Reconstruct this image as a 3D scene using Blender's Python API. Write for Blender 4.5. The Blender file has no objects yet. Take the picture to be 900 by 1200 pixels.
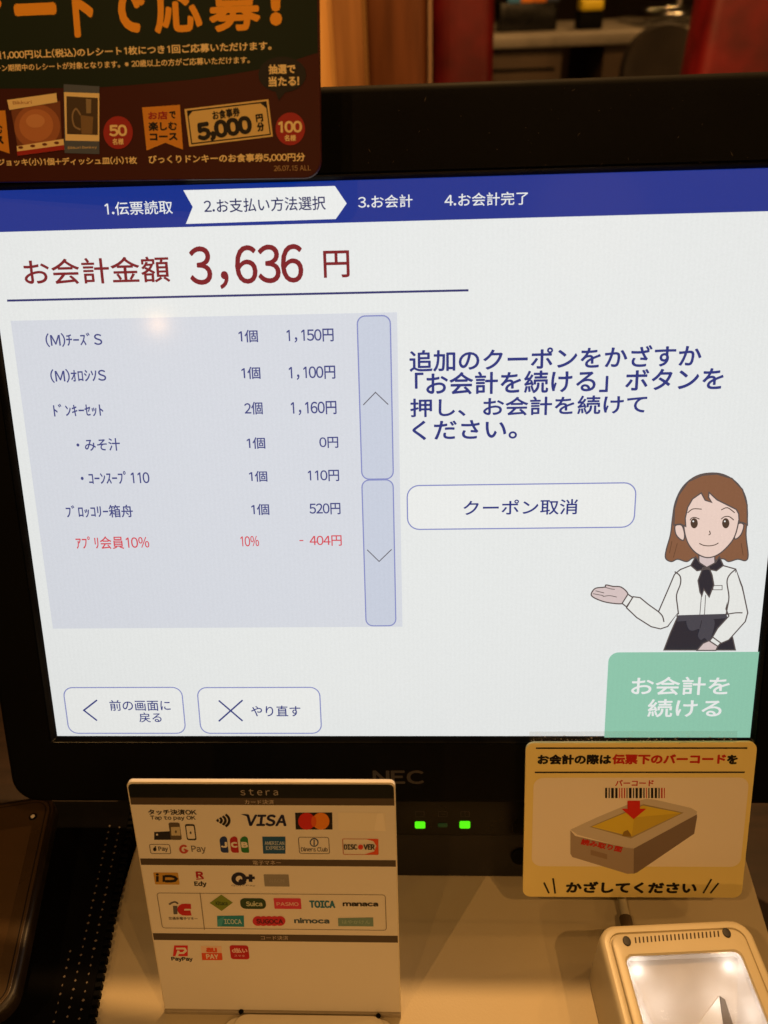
import bpy, math, random
from mathutils import Vector, Matrix
from mathutils.geometry import tessellate_polygon
random.seed(7)
scene = bpy.context.scene
COL = scene.collection

# ------------------------------------------------------------------ camera
F, CX, CY = 930.0, 450.0, 600.0          # photograph is 900 x 1200
R1 = Vector((0.99903847, -0.01168953, -0.04225507)).normalized()
R2 = Vector((0.02204634, 0.96702575, 0.2537226)).normalized()
R2 = (R2 - R1 * R1.dot(R2)).normalized()
R3 = R1.cross(R2)
T = Vector((-151.27770683, -120.25458303, 297.43819737)) * 0.001
TAU = math.radians(34.0 - 14.75)          # the display leans back by this much
sT, cT = math.sin(TAU), math.cos(TAU)
SX, SDOWN, SIN = Vector((1, 0, 0)), Vector((0, -sT, -cT)), Vector((0, cT, -sT))
ORG = Vector((-0.152, 0.0, 0.29676))      # top-left corner of the lit display


def cam2world(v):
    a, b, c = R1.dot(v), R2.dot(v), R3.dot(v)
    return SX * a + SDOWN * b + SIN * c


CAM = ORG + cam2world(-T)
cx_, cy_, cz_ = cam2world(Vector((1, 0, 0))), cam2world(Vector((0, -1, 0))), cam2world(Vector((0, 0, -1)))
camd = bpy.data.cameras.new('camera')
camo = bpy.data.objects.new('camera', camd)
COL.objects.link(camo)
m = Matrix.Identity(4)
for i in range(3):
    m[i][0], m[i][1], m[i][2], m[i][3] = cx_[i], cy_[i], cz_[i], CAM[i]
camo.matrix_world = m
camd.sensor_fit = 'VERTICAL'
camd.sensor_height = 24.0
camd.lens = F / 1200 * 24.0
camd.clip_start, camd.clip_end = 0.01, 60.0
camd.dof.use_dof = True
camd.dof.focus_distance = 0.325
camd.dof.aperture_fstop = 7.0
scene.camera = camo

# ------------------------------------------------------------------ world and lamps
scene.view_settings.view_transform = 'Standard'
scene.view_settings.look = 'None'
scene.view_settings.exposure = 0.0
scene.view_settings.gamma = 1.0
w = bpy.data.worlds.new('World')
scene.world = w
w.use_nodes = True
w.node_tree.nodes['Background'].inputs[0].default_value = (1.0, 0.50, 0.16, 1)
w.node_tree.nodes['Background'].inputs[1].default_value = 0.013

WARM = (1.0, 0.53, 0.18)


def lamp(name, target, direction, dist, power, size, color=WARM, spot=None):
    ld = bpy.data.lights.new(name, 'SPOT' if spot else 'POINT')
    ld.energy = power
    ld.color = color
    ld.shadow_soft_size = size
    if spot:
        ld.spot_size = math.radians(spot)
        ld.spot_blend = 0.6
    o = bpy.data.objects.new(name, ld)
    COL.objects.link(o)
    d = Vector(direction).normalized()
    o.location = Vector(target) + d * dist
    o.rotation_euler = d.to_track_quat('Z', 'Y').to_euler()
    return o


# ceiling spots of the restaurant: two in front on the right, one in front on the left,
# one behind the kiosk, one lamp low on the right
lamp('ceiling_or_fill_lamp', (0.05, -0.12, 0), (0.39, -0.39, 0.835), 1.6, 15.0, 0.007)
lamp('ceiling_or_fill_lamp', (0.05, -0.12, 0), (-0.40, -0.40, 0.82), 1.6, 12.5, 0.007)
lamp('ceiling_or_fill_lamp', (0.05, -0.12, 0), (0.42, -0.61, 0.67), 1.7, 6.5, 0.008)
lamp('ceiling_or_fill_lamp', (0.00, -0.156, 0), (0.06, 0.42, 0.90), 1.5, 58.0, 0.014)
lamp('wall_lamp', (0.014, -0.113, 0), (0.949, 0.10, 0.297), 1.3, 5.5, 0.006)
lamp('wall_lamp', (0.044, -0.114, 0), (0.61, 0.30, 0.735), 1.5, 6.0, 0.008)
# lamps behind the viewer that show as soft warm reflections in the display
lamp('ceiling_or_fill_lamp', (-0.0894, -0.0165, 0.2497), (-0.304, -0.905, 0.2975), 2.4, 21.0, 0.022)
lamp('ceiling_or_fill_lamp', (0.07, -0.006, 0.278), (0.20, -0.892, 0.405), 2.2, 7.0, 0.16)
# added unseen fill lamps that brighten the room behind
lamp('ceiling_or_fill_lamp', (0.2, 1.0, 0.3), (-0.50, -0.62, 0.75), 1.2, 44.0, 0.05, WARM, 84)
lamp('ceiling_or_fill_lamp', (0.6, 2.4, 0.3), (0.3, -0.3, 1.0), 1.2, 42.0, 0.05, WARM, 112)


# ------------------------------------------------------------------ materials
def lin(c):
    return c / 12.92 if c <= 0.04045 else ((c + 0.055) / 1.055) ** 2.4


def rgb(*c):
    return tuple(lin(x / 255.0) for x in c) + (1.0,)


_M = {}


def mat_print(r, g, b, rough=0.5, spec=0.3):
    """ink on a printed sheet; colour given as the sRGB of the ink itself"""
    key = ('p', r, g, b, rough)
    if key in _M:
        return _M[key]
    m = bpy.data.materials.new('print_ink')
    m.use_nodes = True
    p = m.node_tree.nodes['Principled BSDF']
    p.inputs['Base Color'].default_value = rgb(r, g, b)
    p.inputs['Roughness'].default_value = rough
    p.inputs['Specular IOR Level'].default_value = spec
    _M[key] = m
    return m


def mat_surface(name, c1, c2, rough=0.5, scale=40.0, bump=0.05, bscale=400.0, spec=0.5, metallic=0.0, stretch=None, coat=0.0, rvar=0.12):
    """two-tone noise surface with fine bump"""
    m = bpy.data.materials.new(name)
    m.use_nodes = True
    nt = m.node_tree
    p = nt.nodes['Principled BSDF']
    tc = nt.nodes.new('ShaderNodeTexCoord')
    mp = nt.nodes.new('ShaderNodeMapping')
    nt.links.new(tc.outputs['Object'], mp.inputs[0])
    if stretch:
        mp.inputs['Scale'].default_value = stretch
    n1 = nt.nodes.new('ShaderNodeTexNoise')
    n1.inputs['Scale'].default_value = scale
    n1.inputs['Detail'].default_value = 5
    nt.links.new(mp.outputs[0], n1.inputs['Vector'])
    cr = nt.nodes.new('ShaderNodeValToRGB')
    cr.color_ramp.elements[0].position = 0.32
    cr.color_ramp.elements[1].position = 0.68
    cr.color_ramp.elements[0].color = rgb(*c1)
    cr.color_ramp.elements[1].color = rgb(*c2)
    nt.links.new(n1.outputs['Fac'], cr.inputs[0])
    nt.links.new(cr.outputs[0], p.inputs['Base Color'])
    n2 = nt.nodes.new('ShaderNodeTexNoise')
    n2.inputs['Scale'].default_value = bscale
    n2.inputs['Detail'].default_value = 3
    nt.links.new(mp.outputs[0], n2.inputs['Vector'])
    bp = nt.nodes.new('ShaderNodeBump')
    bp.inputs['Strength'].default_value = bump
    bp.inputs['Distance'].default_value = 0.0006
    nt.links.new(n2.outputs['Fac'], bp.inputs['Height'])
    nt.links.new(bp.outputs[0], p.inputs['Normal'])
    mr = nt.nodes.new('ShaderNodeMapRange')
    mr.inputs['To Min'].default_value = max(0.02, rough - rvar)
    mr.inputs['To Max'].default_value = min(1.0, rough + rvar)
    nt.links.new(n1.outputs['Fac'], mr.inputs['Value'])
    nt.links.new(mr.outputs[0], p.inputs['Roughness'])
    p.inputs['Specular IOR Level'].default_value = spec
    p.inputs['Metallic'].default_value = metallic
    if coat:
        p.inputs['Coat Weight'].default_value = coat
        p.inputs['Coat Roughness'].default_value = 0.08
    return m


def mat_lcd(r, g, b, k=1.0):
    """a lit LCD pixel colour behind a matt anti-glare film; the film's grain sparkles and the panel dims with viewing angle"""
    key = ('l', r, g, b, k)
    if key in _M:
        return _M[key]
    m = bpy.data.materials.new('lit_display')
    m.use_nodes = True
    nt = m.node_tree
    p = nt.nodes['Principled BSDF']
    p.inputs['Base Color'].default_value = (0.03, 0.03, 0.03, 1)
    p.inputs['Roughness'].default_value = 0.55
    p.inputs['Specular IOR Level'].default_value = 0.38
    p.inputs['Coat Weight'].default_value = 0.028
    p.inputs['Coat Roughness'].default_value = 0.09
    geo = nt.nodes.new('ShaderNodeNewGeometry')
    n = nt.nodes.new('ShaderNodeTexNoise')
    n.inputs['Scale'].default_value = 1500.0
    n.inputs['Detail'].default_value = 1.0
    nt.links.new(geo.outputs['Position'], n.inputs['Vector'])
    wv = nt.nodes.new('ShaderNodeTexWave')
    wv.wave_type = 'BANDS'
    wv.bands_direction = 'X'
    wv.inputs['Scale'].default_value = 160.0
    wv.inputs['Distortion'].default_value = 3.0
    wv.inputs['Detail'].default_value = 1.0
    wv.inputs['Detail Scale'].default_value = 14.0
    nt.links.new(geo.outputs['Position'], wv.inputs['Vector'])
    a = nt.nodes.new('ShaderNodeMath'); a.operation = 'MULTIPLY_ADD'
    nt.links.new(n.outputs['Fac'], a.inputs[0]); a.inputs[1].default_value = 0.10
    b2 = nt.nodes.new('ShaderNodeMath'); b2.operation = 'MULTIPLY_ADD'
    nt.links.new(wv.outputs['Fac'], b2.inputs[0]); b2.inputs[1].default_value = 0.016
    lw = nt.nodes.new('ShaderNodeLayerWeight'); lw.inputs['Blend'].default_value = 0.5
    c = nt.nodes.new('ShaderNodeMath'); c.operation = 'MULTIPLY_ADD'
    pw = nt.nodes.new('ShaderNodeMath'); pw.operation = 'POWER'; pw.inputs[1].default_value = 1.5
    nt.links.new(lw.outputs['Facing'], pw.inputs[0])
    nt.links.new(pw.outputs[0], c.inputs[0]); c.inputs[1].default_value = -0.95
    c.inputs[2].default_value = 1.0 * k
    nt.links.new(c.outputs[0], b2.inputs[2]); nt.links.new(b2.outputs[0], a.inputs[2])
    p.inputs['Emission Color'].default_value = rgb(r, g, b)
    nt.links.new(a.outputs[0], p.inputs['Emission Strength'])
    _M[key] = m
    return m


def mat_lamp(r, g, b, s):
    m = bpy.data.materials.new('lit_lamp')
    m.use_nodes = True
    p = m.node_tree.nodes['Principled BSDF']
    p.inputs['Base Color'].default_value = (0.02, 0.02, 0.02, 1)
    p.inputs['Emission Color'].default_value = rgb(r, g, b)
    p.inputs['Emission Strength'].default_value = s
    return m


def mat_clear(name, tint, rough, mix):
    """thin clear plastic or glass: lets most light through, reflects the rest"""
    m = bpy.data.materials.new(name)
    m.use_nodes = True
    nt = m.node_tree
    nt.nodes.remove(nt.nodes['Principled BSDF'])
    out = nt.nodes['Material Output']
    tr = nt.nodes.new('ShaderNodeBsdfTransparent'); tr.inputs[0].default_value = tint
    gl = nt.nodes.new('ShaderNodeBsdfGlossy'); gl.inputs['Roughness'].default_value = rough
    fr = nt.nodes.new('ShaderNodeFresnel'); fr.inputs['IOR'].default_value = 1.45
    ad = nt.nodes.new('ShaderNodeMath'); ad.operation = 'ADD'; ad.inputs[1].default_value = mix
    nt.links.new(fr.outputs[0], ad.inputs[0])
    mx = nt.nodes.new('ShaderNodeMixShader')
    nt.links.new(ad.outputs[0], mx.inputs[0]); nt.links.new(tr.outputs[0], mx.inputs[1]); nt.links.new(gl.outputs[0], mx.inputs[2])
    nt.links.new(mx.outputs[0], out.inputs[0])
    n = nt.nodes.new('ShaderNodeTexNoise'); n.inputs['Scale'].default_value = 900
    bp = nt.nodes.new('ShaderNodeBump'); bp.inputs['Strength'].default_value = 0.5 if rough > 0.12 else 0.0
    bp.inputs['Distance'].default_value = 0.0005
    nt.links.new(n.outputs['Fac'], bp.inputs['Height']); nt.links.new(bp.outputs[0], gl.inputs['Normal'])
    return m


BLACK = mat_surface('black_plastic', (2, 2, 2), (5, 5, 5), 0.66, 30, 0.10, 2600, 0.11)
GLOSS = mat_surface('glossy_black_plastic', (6, 6, 5), (13, 12, 11), 0.3, 60, 0.03, 900, 0.3)
DARKPANEL = mat_surface('dark_grey_plastic', (22, 19, 17), (32, 28, 25), 0.5, 60, 0.12, 1800)
IVORY = mat_surface('ivory_laminate', (190, 174, 140), (200, 185, 152), 0.46, 9, 0.10, 1300, 0.4)
SHELL = mat_surface('ivory_plastic', (196, 184, 152), (206, 194, 164), 0.36, 22, 0.06, 1500, 0.45)
WALNUT = mat_surface('dark_wood', (26, 15, 9), (48, 30, 18), 0.5, 14, 0.15, 260, 0.4, stretch=(1, 9, 1))
OAK = mat_surface('orange_wood', (182, 134, 74), (206, 158, 94), 0.45, 12, 0.1, 300, 0.4, stretch=(8, 8, 0.5))
BROWNWOOD = mat_surface('brown_wood', (92, 52, 26), (120, 70, 36), 0.5, 10, 0.1, 300, 0.4, stretch=(6, 6, 0.6))
RED = mat_surface('red_leather', (58, 5, 7), (118, 11, 13), 0.5, 9, 0.5, 40, 0.4)
STEEL = mat_surface('grey_worktop', (118, 112, 104), (140, 134, 124), 0.45, 12, 0.05, 300, 0.5)
DUSK = mat_surface('dim_wall', (44, 30, 20), (62, 44, 30), 0.8, 3, 0.1, 60)
FLOORM = mat_surface('dim_floor', (60, 44, 32), (84, 62, 44), 0.5, 5, 0.1, 60)


# ------------------------------------------------------------------ helpers
def ray(px, py):
    return cam2world(Vector(((px - CX) / F, (py - CY) / F, 1.0)))


def hit(px, py, pt, n):
    d = ray(px, py)
    return CAM + d * ((Vector(pt) - CAM).dot(n) / d.dot(n))


class Frame:
    """a flat sheet in the room: origin, right axis u, up axis v, outward normal n"""
    def __init__(s, o, u, v):
        s.o, s.u, s.v = Vector(o), Vector(u).normalized(), Vector(v).normalized()
        s.n = s.u.cross(s.v).normalized()

    def uv(s, px, py, h=0.0):
        q = hit(px, py, s.o + s.n * h, s.n) - s.o
        return (q.dot(s.u), q.dot(s.v))

    def w(s, a, b, h=0.0):
        return s.o + s.u * a + s.v * b + s.n * h

    def turned(s, deg):
        a = math.radians(deg)
        return Frame(s.o, s.u * math.cos(a) + s.v * math.sin(a), s.v * math.cos(a) - s.u * math.sin(a))


def mesh_object(name, verts, faces, mats, midx=None, parent=None, smooth=False):
    base = parent_loc(parent)
    me = bpy.data.meshes.new(name)
    me.from_pydata([tuple(Vector(v) - base) for v in verts], [], faces)
    for mm in mats:
        me.materials.append(mm)
    if midx:
        for p, i in zip(me.polygons, midx):
            p.material_index = i
    if smooth:
        for p in me.polygons:
            p.use_smooth = True
    me.validate()
    me.update()
    o = bpy.data.objects.new(name, me)
    COL.objects.link(o)
    if parent:
        o.parent = parent
    return o


_LOC = {}


def parent_loc(p):
    loc = Vector((0, 0, 0))
    while p is not None:
        loc = loc + Vector(p.location)
        p = p.parent
    return loc


def thing(name, label, cat, loc, group=None):
    o = bpy.data.objects.new(name, None)
    o.empty_display_size = 0.02
    COL.objects.link(o)
    o.location = loc
    o['label'] = label
    o['category'] = cat
    if group:
        o['group'] = group
    return o


_T = {}
WIDE = {' ': '\u3000', '-': '\uff0d'}


def one_glyph(ch):
    if ch not in _T:
        cu = bpy.data.curves.new('lettering', 'FONT')
        cu.body = ch
        cu.resolution_u = 4
        o = bpy.data.objects.new('lettering', cu)
        COL.objects.link(o)
        dg = bpy.context.evaluated_depsgraph_get()
        dg.update()
        ev = o.evaluated_get(dg)
        me = ev.to_mesh()
        vs = [(v.co.x, v.co.y) for v in me.vertices]
        fs = [tuple(p.vertices) for p in me.polygons]
        ev.to_mesh_clear()
        bpy.data.objects.remove(o)
        bpy.data.curves.remove(cu)
        if ch == '\uff11':                       # a plain stroke with a flag, no foot
            ys_ = [q[1] for q in vs]
            lo, hi = min(ys_), max(ys_)
            hh = hi - lo
            c = 0.5
            vs = [(c, lo), (c + 0.11 * hh, lo), (c + 0.11 * hh, hi), (c, hi), (c, hi - 0.13 * hh), (c - 0.20 * hh, hi - 0.26 * hh), (c - 0.20 * hh, hi - 0.14 * hh), (c + 0.02 * hh, hi)]
            fs = [(0, 1, 2, 3), (5, 4, 3, 6)]
        _T[ch] = (vs, fs)
    return _T[ch]


def glyphs(s, track=0.0):
    """a line of lettering in the gothic face: Latin letters use its own wide forms, set at their natural width"""
    V, Fc, x = [], [], 0.0
    for ch in s:
        o = ord(ch)
        if ch == ' ':
            x += 0.28
            continue
        latin = 0x21 <= o <= 0x7e
        vs, fs = one_glyph(chr(o + 0xfee0) if latin else ch)
        used = {i for f in fs for i in f}
        if not used:
            x += 0.5
            continue
        lo, hi = min(vs[i][0] for i in used), max(vs[i][0] for i in used)
        if ch.isdigit():
            adv, dx = 0.57, 0.285 - (lo + hi) / 2
        elif ch in ',.':
            adv, dx = (0.57 if track < 0 else 0.27), (0.285 if track < 0 else 0.135) - (lo + hi) / 2
        elif latin:
            adv, dx = (hi - lo) + 0.10, 0.05 - lo
            if ch == '-':
                vs = [((a - lo) * 0.42 + lo, b) for a, b in vs]
                adv = (hi - lo) * 0.42 + 0.30
        elif 0xff61 <= o <= 0xff9f:
            adv, dx = 0.5, 0.0
        else:
            adv, dx = 1.0, 0.0
        i0 = len(V)
        V += [(a + x + dx, b) for a, b in vs]
        Fc += [tuple(i0 + i for i in f) for f in fs]
        x += adv + max(track, 0.0)
    return V, Fc


def smooth_path(pts, closed=False, n=6):
    out = []
    N = len(pts)
    rng = range(N if closed else N - 1)
    for i in rng:
        if closed:
            p0, p1, p2, p3 = pts[i - 1], pts[i], pts[(i + 1) % N], pts[(i + 2) % N]
        else:
            p0, p1, p2, p3 = pts[max(i - 1, 0)], pts[i], pts[i + 1], pts[min(i + 2, N - 1)]
        for k in range(n):
            t = k / n
            out.append(tuple(0.5 * (2 * b + (c - a) * t + (2 * a - 5 * b + 4 * c - d) * t * t + (3 * b - a - 3 * c + d) * t ** 3)
                             for a, b, c, d in zip(p0, p1, p2, p3)))
    if not closed:
        out.append(pts[-1])
    return out


def rr(x0, y0, x1, y1, r, seg=5):
    """rounded rectangle, counter-clockwise; r one radius or four (bl, br, tr, tl)"""
    rs = r if isinstance(r, (tuple, list)) else (r,) * 4
    out = []
    for (cx, cy, a0), q in zip(((x0, y0, 180), (x1, y0, 270), (x1, y1, 0), (x0, y1, 90)), rs):
        q = max(q, 1e-6)
        ox = cx + q if cx == x0 else cx - q
        oy = cy + q if cy == y0 else cy - q
        for k in range(seg + 1):
            a = math.radians(a0 + 90 * k / seg)
            out.append((ox + q * math.cos(a), oy + q * math.sin(a)))
    return out


STEP = 0.00005


class Flat:
    """flat printed / displayed artwork on a sheet, built from filled outlines at tiny increasing heights"""
    def __init__(s, fr, h0=0.0):
        s.f, s.h0 = fr, h0
        s.v, s.fc, s.mi, s.m = [], [], [], []

    def _mat(s, m):
        if m not in s.m:
            s.m.append(m)
        return s.m.index(m)

    def P(s, pts):
        return [s.f.uv(*p) for p in pts]

    def poly_uv(s, uv, m, layer=1):
        i0, k = len(s.v), s._mat(m)
        s.v += [s.f.w(a, b, s.h0 + layer * STEP) for a, b in uv]
        area = sum(uv[i - 1][0] * uv[i][1] - uv[i][0] * uv[i - 1][1] for i in range(len(uv)))
        for t in tessellate_polygon([[Vector((a, b, 0)) for a, b in uv]]):
            a, b, c = (uv[i] for i in t)
            cr = (b[0] - a[0]) * (c[1] - a[1]) - (b[1] - a[1]) * (c[0] - a[0])
            if abs(cr) < 1e-14:
                continue
            t = t if cr > 0 else (t[0], t[2], t[1])
            s.fc.append(tuple(i0 + i for i in t))
            s.mi.append(k)

    def poly(s, pts, m, layer=1, smooth=0):
        s.poly_uv(s.P(smooth_path(pts, True, smooth) if smooth else pts), m, layer)

    def rrect(s, p0, p1, r, m, layer=1, seg=6):
        (x0, y1), (x1, y0) = s.f.uv(*p0), s.f.uv(*p1)
        s.poly_uv(rr(min(x0, x1), y0, max(x0, x1), y1, r, seg), m, layer)

    def stroke_uv(s, uv, wd, m, layer=1, closed=False):
        i0, k, n = len(s.v), s._mat(m), len(uv)
        for i in range(n):
            a = uv[i - 1] if (closed or i > 0) else uv[i]
            b = uv[(i + 1) % n] if (closed or i < n - 1) else uv[i]
            d1 = Vector((uv[i][0] - a[0], uv[i][1] - a[1]))
            d2 = Vector((b[0] - uv[i][0], b[1] - uv[i][1]))
            d1 = d1.normalized() if d1.length > 1e-9 else d2.normalized()
            d2 = d2.normalized() if d2.length > 1e-9 else d1
            t = d1 + d2
            t = t.normalized() if t.length > 1e-6 else d1
            nn = Vector((-t.y, t.x))
            q = wd * 0.5 / max(0.45, nn.dot(Vector((-d1.y, d1.x))))
            s.v.append(s.f.w(uv[i][0] - nn.x * q, uv[i][1] - nn.y * q, s.h0 + layer * STEP))
            s.v.append(s.f.w(uv[i][0] + nn.x * q, uv[i][1] + nn.y * q, s.h0 + layer * STEP))
        for i in range(n if closed else n - 1):
            a, b = i0 + 2 * i, i0 + 2 * ((i + 1) % n)
            s.fc.append((a, b, b + 1, a + 1))
            s.mi.append(k)

    def stroke(s, pts, wd, m, layer=1, closed=False, smooth=0):
        s.stroke_uv(s.P(smooth_path(pts, closed, smooth) if smooth else pts), wd, m, layer, closed)

    def rrect_line(s, p0, p1, r, wd, m, layer=1, seg=6):
        (x0, y1), (x1, y0) = s.f.uv(*p0), s.f.uv(*p1)
        s.stroke_uv(rr(x0, y0, x1, y1, r, seg), wd, m, layer, True)

    def ellipse(s, c, rx, ry, m, layer=1, n=28, a0=0, a1=360):
        s.poly([(c[0] + rx * math.cos(math.radians(a0 + (a1 - a0) * k / n)), c[1] - ry * math.sin(math.radians(a0 + (a1 - a0) * k / n))) for k in range(n)], m, layer)

    def text(s, body, p0, p1, m, layer=2, bold=0.0, track=0.0):
        """lettering whose ink fills the box from p0 (top left) to p1 (bottom right)"""
        vs, fs = glyphs(body, track)
        if not fs:
            return
        used = {i for f in fs for i in f}
        ax, bx = min(vs[i][0] for i in used), max(vs[i][0] for i in used)
        ay, by = min(vs[i][1] for i in used), max(vs[i][1] for i in used)
        (u0, v1), (u1, v0) = s.f.uv(*p0), s.f.uv(*p1)
        k = s._mat(m)
        em = (v1 - v0) / max(by - ay, 1e-6)          # height of one em
        rad = bold * min(em, (u1 - u0) / (bx - ax) * 1.3)
        if bold > 0:
            offs = [(math.cos(a_) * rad, math.sin(a_) * rad) for a_ in [2 * math.pi * q / 8 for q in range(8)]]
        else:
            offs = [(0.0, 0.0)]
        u0, u1, v0, v1 = u0 + rad, u1 - rad, v0 + rad, v1 - rad
        for q, (ox, oy) in enumerate(offs):              # heavier weights: the outline grown on all sides
            i0 = len(s.v)
            s.v += [s.f.w(u0 + (x - ax) / (bx - ax) * (u1 - u0) + ox, v0 + (y - ay) / max(by - ay, 1e-6) * (v1 - v0) + oy, s.h0 + layer * STEP + q * STEP * 0.08) for x, y in vs]
            for f in fs:
                s.fc.append(tuple(i0 + i for i in f))
                s.mi.append(k)

    def build(s, name, parent):
        return mesh_object(name, s.v, s.fc, s.m, s.mi, parent)


class Solid:
    """collects closed solids for one part"""
    def __init__(s):
        s.v, s.f = [], []

    def loops(s, loops, cap0=True, cap1=True):
        n, i0 = len(loops[0]), len(s.v)
        for l in loops:
            s.v += [Vector(p) for p in l]
        for k in range(len(loops) - 1):
            for i in range(n):
                a, b = i0 + k * n + i, i0 + k * n + (i + 1) % n
                s.f.append((a, b, b + n, a + n))
        if cap0:
            s.f.append(tuple(reversed(range(i0, i0 + n))))
        if cap1:
            s.f.append(tuple(range(i0 + (len(loops) - 1) * n, i0 + len(loops) * n)))
        return s

    def slab(s, fr, outline_fn, h0, h1, bev):
        """outline_fn(inset) gives the outline; a slab from height h0 to h1 with a rounded top edge"""
        L = [[fr.w(a, b, h0) for a, b in outline_fn(0)]]
        for k in range(5):
            t = math.radians(90 * k / 4)
            L.append([fr.w(a, b, h1 - bev + bev * math.sin(t)) for a, b in outline_fn(bev * (1 - math.cos(t)))])
        return s.loops(L)

    def box(s, a, b, bev=0.0):
        (x0, y0, z0), (x1, y1, z1) = a, b
        fr = Frame((0, 0, 0), (1, 0, 0), (0, 1, 0))
        if bev:
            r = bev
            L = []
            for k in range(4):
                t = math.radians(90 * k / 3)
                q = bev * (1 - math.sin(t))
                L.append([Vector((p[0], p[1], z0 + bev - bev * math.cos(t))) for p in rr(x0 + q, y0 + q, x1 - q, y1 - q, r, 3)])
            for k in range(4):
                t = math.radians(90 * k / 3)
                q = bev * (1 - math.cos(t))
                L.append([Vector((p[0], p[1], z1 - bev + bev * math.sin(t))) for p in rr(x0 + q, y0 + q, x1 - q, y1 - q, r, 3)])
            return s.loops(L)
        return s.loops([[(x0, y0, z0), (x1, y0, z0), (x1, y1, z0), (x0, y1, z0)], [(x0, y0, z1), (x1, y0, z1), (x1, y1, z1), (x0, y1, z1)]])

    def tube(s, pts, r, n=10):
        pts = [Vector(p) for p in pts]
        L = []
        for i, p in enumerate(pts):
            d = (pts[min(i + 1, len(pts) - 1)] - pts[max(i - 1, 0)]).normalized()
            a = d.orthogonal().normalized() if i == 0 else (a - d * a.dot(d)).normalized()
            b = d.cross(a)
            L.append([p + (a * math.cos(2 * math.pi * k / n) + b * math.sin(2 * math.pi * k / n)) * r for k in range(n)])
        return s.loops(L)

    def build(s, name, m, parent=None, smooth=False):
        o = mesh_object(name, s.v, s.f, [m], None, parent)
        if smooth:
            me = o.data
            for p in me.polygons:
                p.use_smooth = len(p.vertices) < 7
            me.set_sharp_from_angle(angle=math.radians(38))
        return o


def structure(o):
    o['kind'] = 'structure'
    return o


# ------------------------------------------------------------------ room behind (dim, out of focus)
FZ = -0.85
structure(Solid().box((-4, -1.5, FZ - 0.1), (4, 6.0, FZ)).build('floor', FLOORM))
structure(Solid().box((-4, 6.0, FZ), (4, 6.1, 2.2)).build('back_wall', DUSK))


def bx(px0, px1, y, py=40):
    """x extents of an upright thing at depth y between two photo columns"""
    n = Vector((0, 1, 0))
    return hit(px0, py, (0, y, 0), n).x, hit(px1, py, (0, y, 0), n).x


def zat(py, y, px=650):
    return hit(px, py, (0, y, 0), Vector((0, 1, 0))).z


def upright(name, label, cat, px0, px1, y, depth, m, ztop=1.3, bev=0.012, lean=0.0, parts=None):
    x0, x1 = bx(px0, px1, y)
    t = thing(name, label, cat, ((x0 + x1) / 2, y + depth / 2, FZ))
    s = Solid().box((x0, y, FZ), (x1, y + depth, ztop), bev)
    if lean:
        for v in s.v:
            v.x += (v.z - zat(45, y)) * lean
    s.build('panel', m, t, True)
    return t, x0, x1


t, x0, x1 = upright('wooden_post', 'orange wooden post behind the top left of the monitor', 'post', 330, 426, 0.75, 0.10, OAK)
xo0, xo1 = bx(391, 426, 0.745)  # shaded front face of the post, its shade put into a darker oak
Solid().box((xo0, 0.738, FZ), (xo1, 0.7495, 1.3), 0.002).build('shaded_face', mat_surface('shaded_oak', (112, 74, 38), (140, 96, 52), 0.5, 12, 0.1, 300, 0.3, stretch=(8, 8, 0.5)), t, True)
t, x0, x1 = upright('wood_partition', 'dark brown wooden partition beside the orange post', 'partition', 427, 501, 0.95, 0.06, BROWNWOOD)
Solid().box((x1 + 0.001, 0.945, FZ), (x1 + 0.006, 0.98, 1.3)).build('edge_trim', mat_print(150, 120, 96), t)
t, x0, x1 = upright('bench_back', 'red leather bench back next to the brown partition', 'bench', 506, 580, 1.05, 0.12, RED, 0.62, 0.02, -0.02)
t['group'] = 'red bench backs behind the monitor'
t, x0, x1 = upright('bench_back', 'red leather bench back at the right edge of the photo', 'bench', 828, 960, 1.2, 0.12, RED, 0.62, 0.02, 0.035)
t['group'] = 'red bench backs behind the monitor'

# service counter with things on it
yC = 2.3
zC = zat(38, yC)
xa, xb = bx(540, 900, yC)
sc = thing('service_counter', 'grey topped service counter far behind the monitor', 'counter', ((xa + xb) / 2, yC + 0.3, FZ))
Solid().box((xa, yC - 0.02, zC - 0.035), (xb, yC + 0.62, zC), 0.006).build('worktop', STEEL, sc, True)
xm0, xm1 = bx(662, 712, yC)
Solid().box((xa, yC + 0.02, FZ), (xm0, yC + 0.6, zC - 0.036)).build('cabinet', mat_surface('brown_cabinet', (70, 56, 42), (88, 70, 52), 0.5, 5), sc)
Solid().box((xm1, yC + 0.02, FZ), (xb, yC + 0.6, zC - 0.036)).build('cabinet', mat_surface('brown_cabinet', (70, 56, 42), (88, 70, 52), 0.5, 5), sc)
for k in range(2):
    zz = zC - 0.09 - 0.085 * k
    Solid().box((xa + 0.03, yC + 0.012, zz - 0.003), (xm0 - 0.02, yC + 0.019, zz + 0.003)).build('drawer_gap', BLACK, sc)
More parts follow.
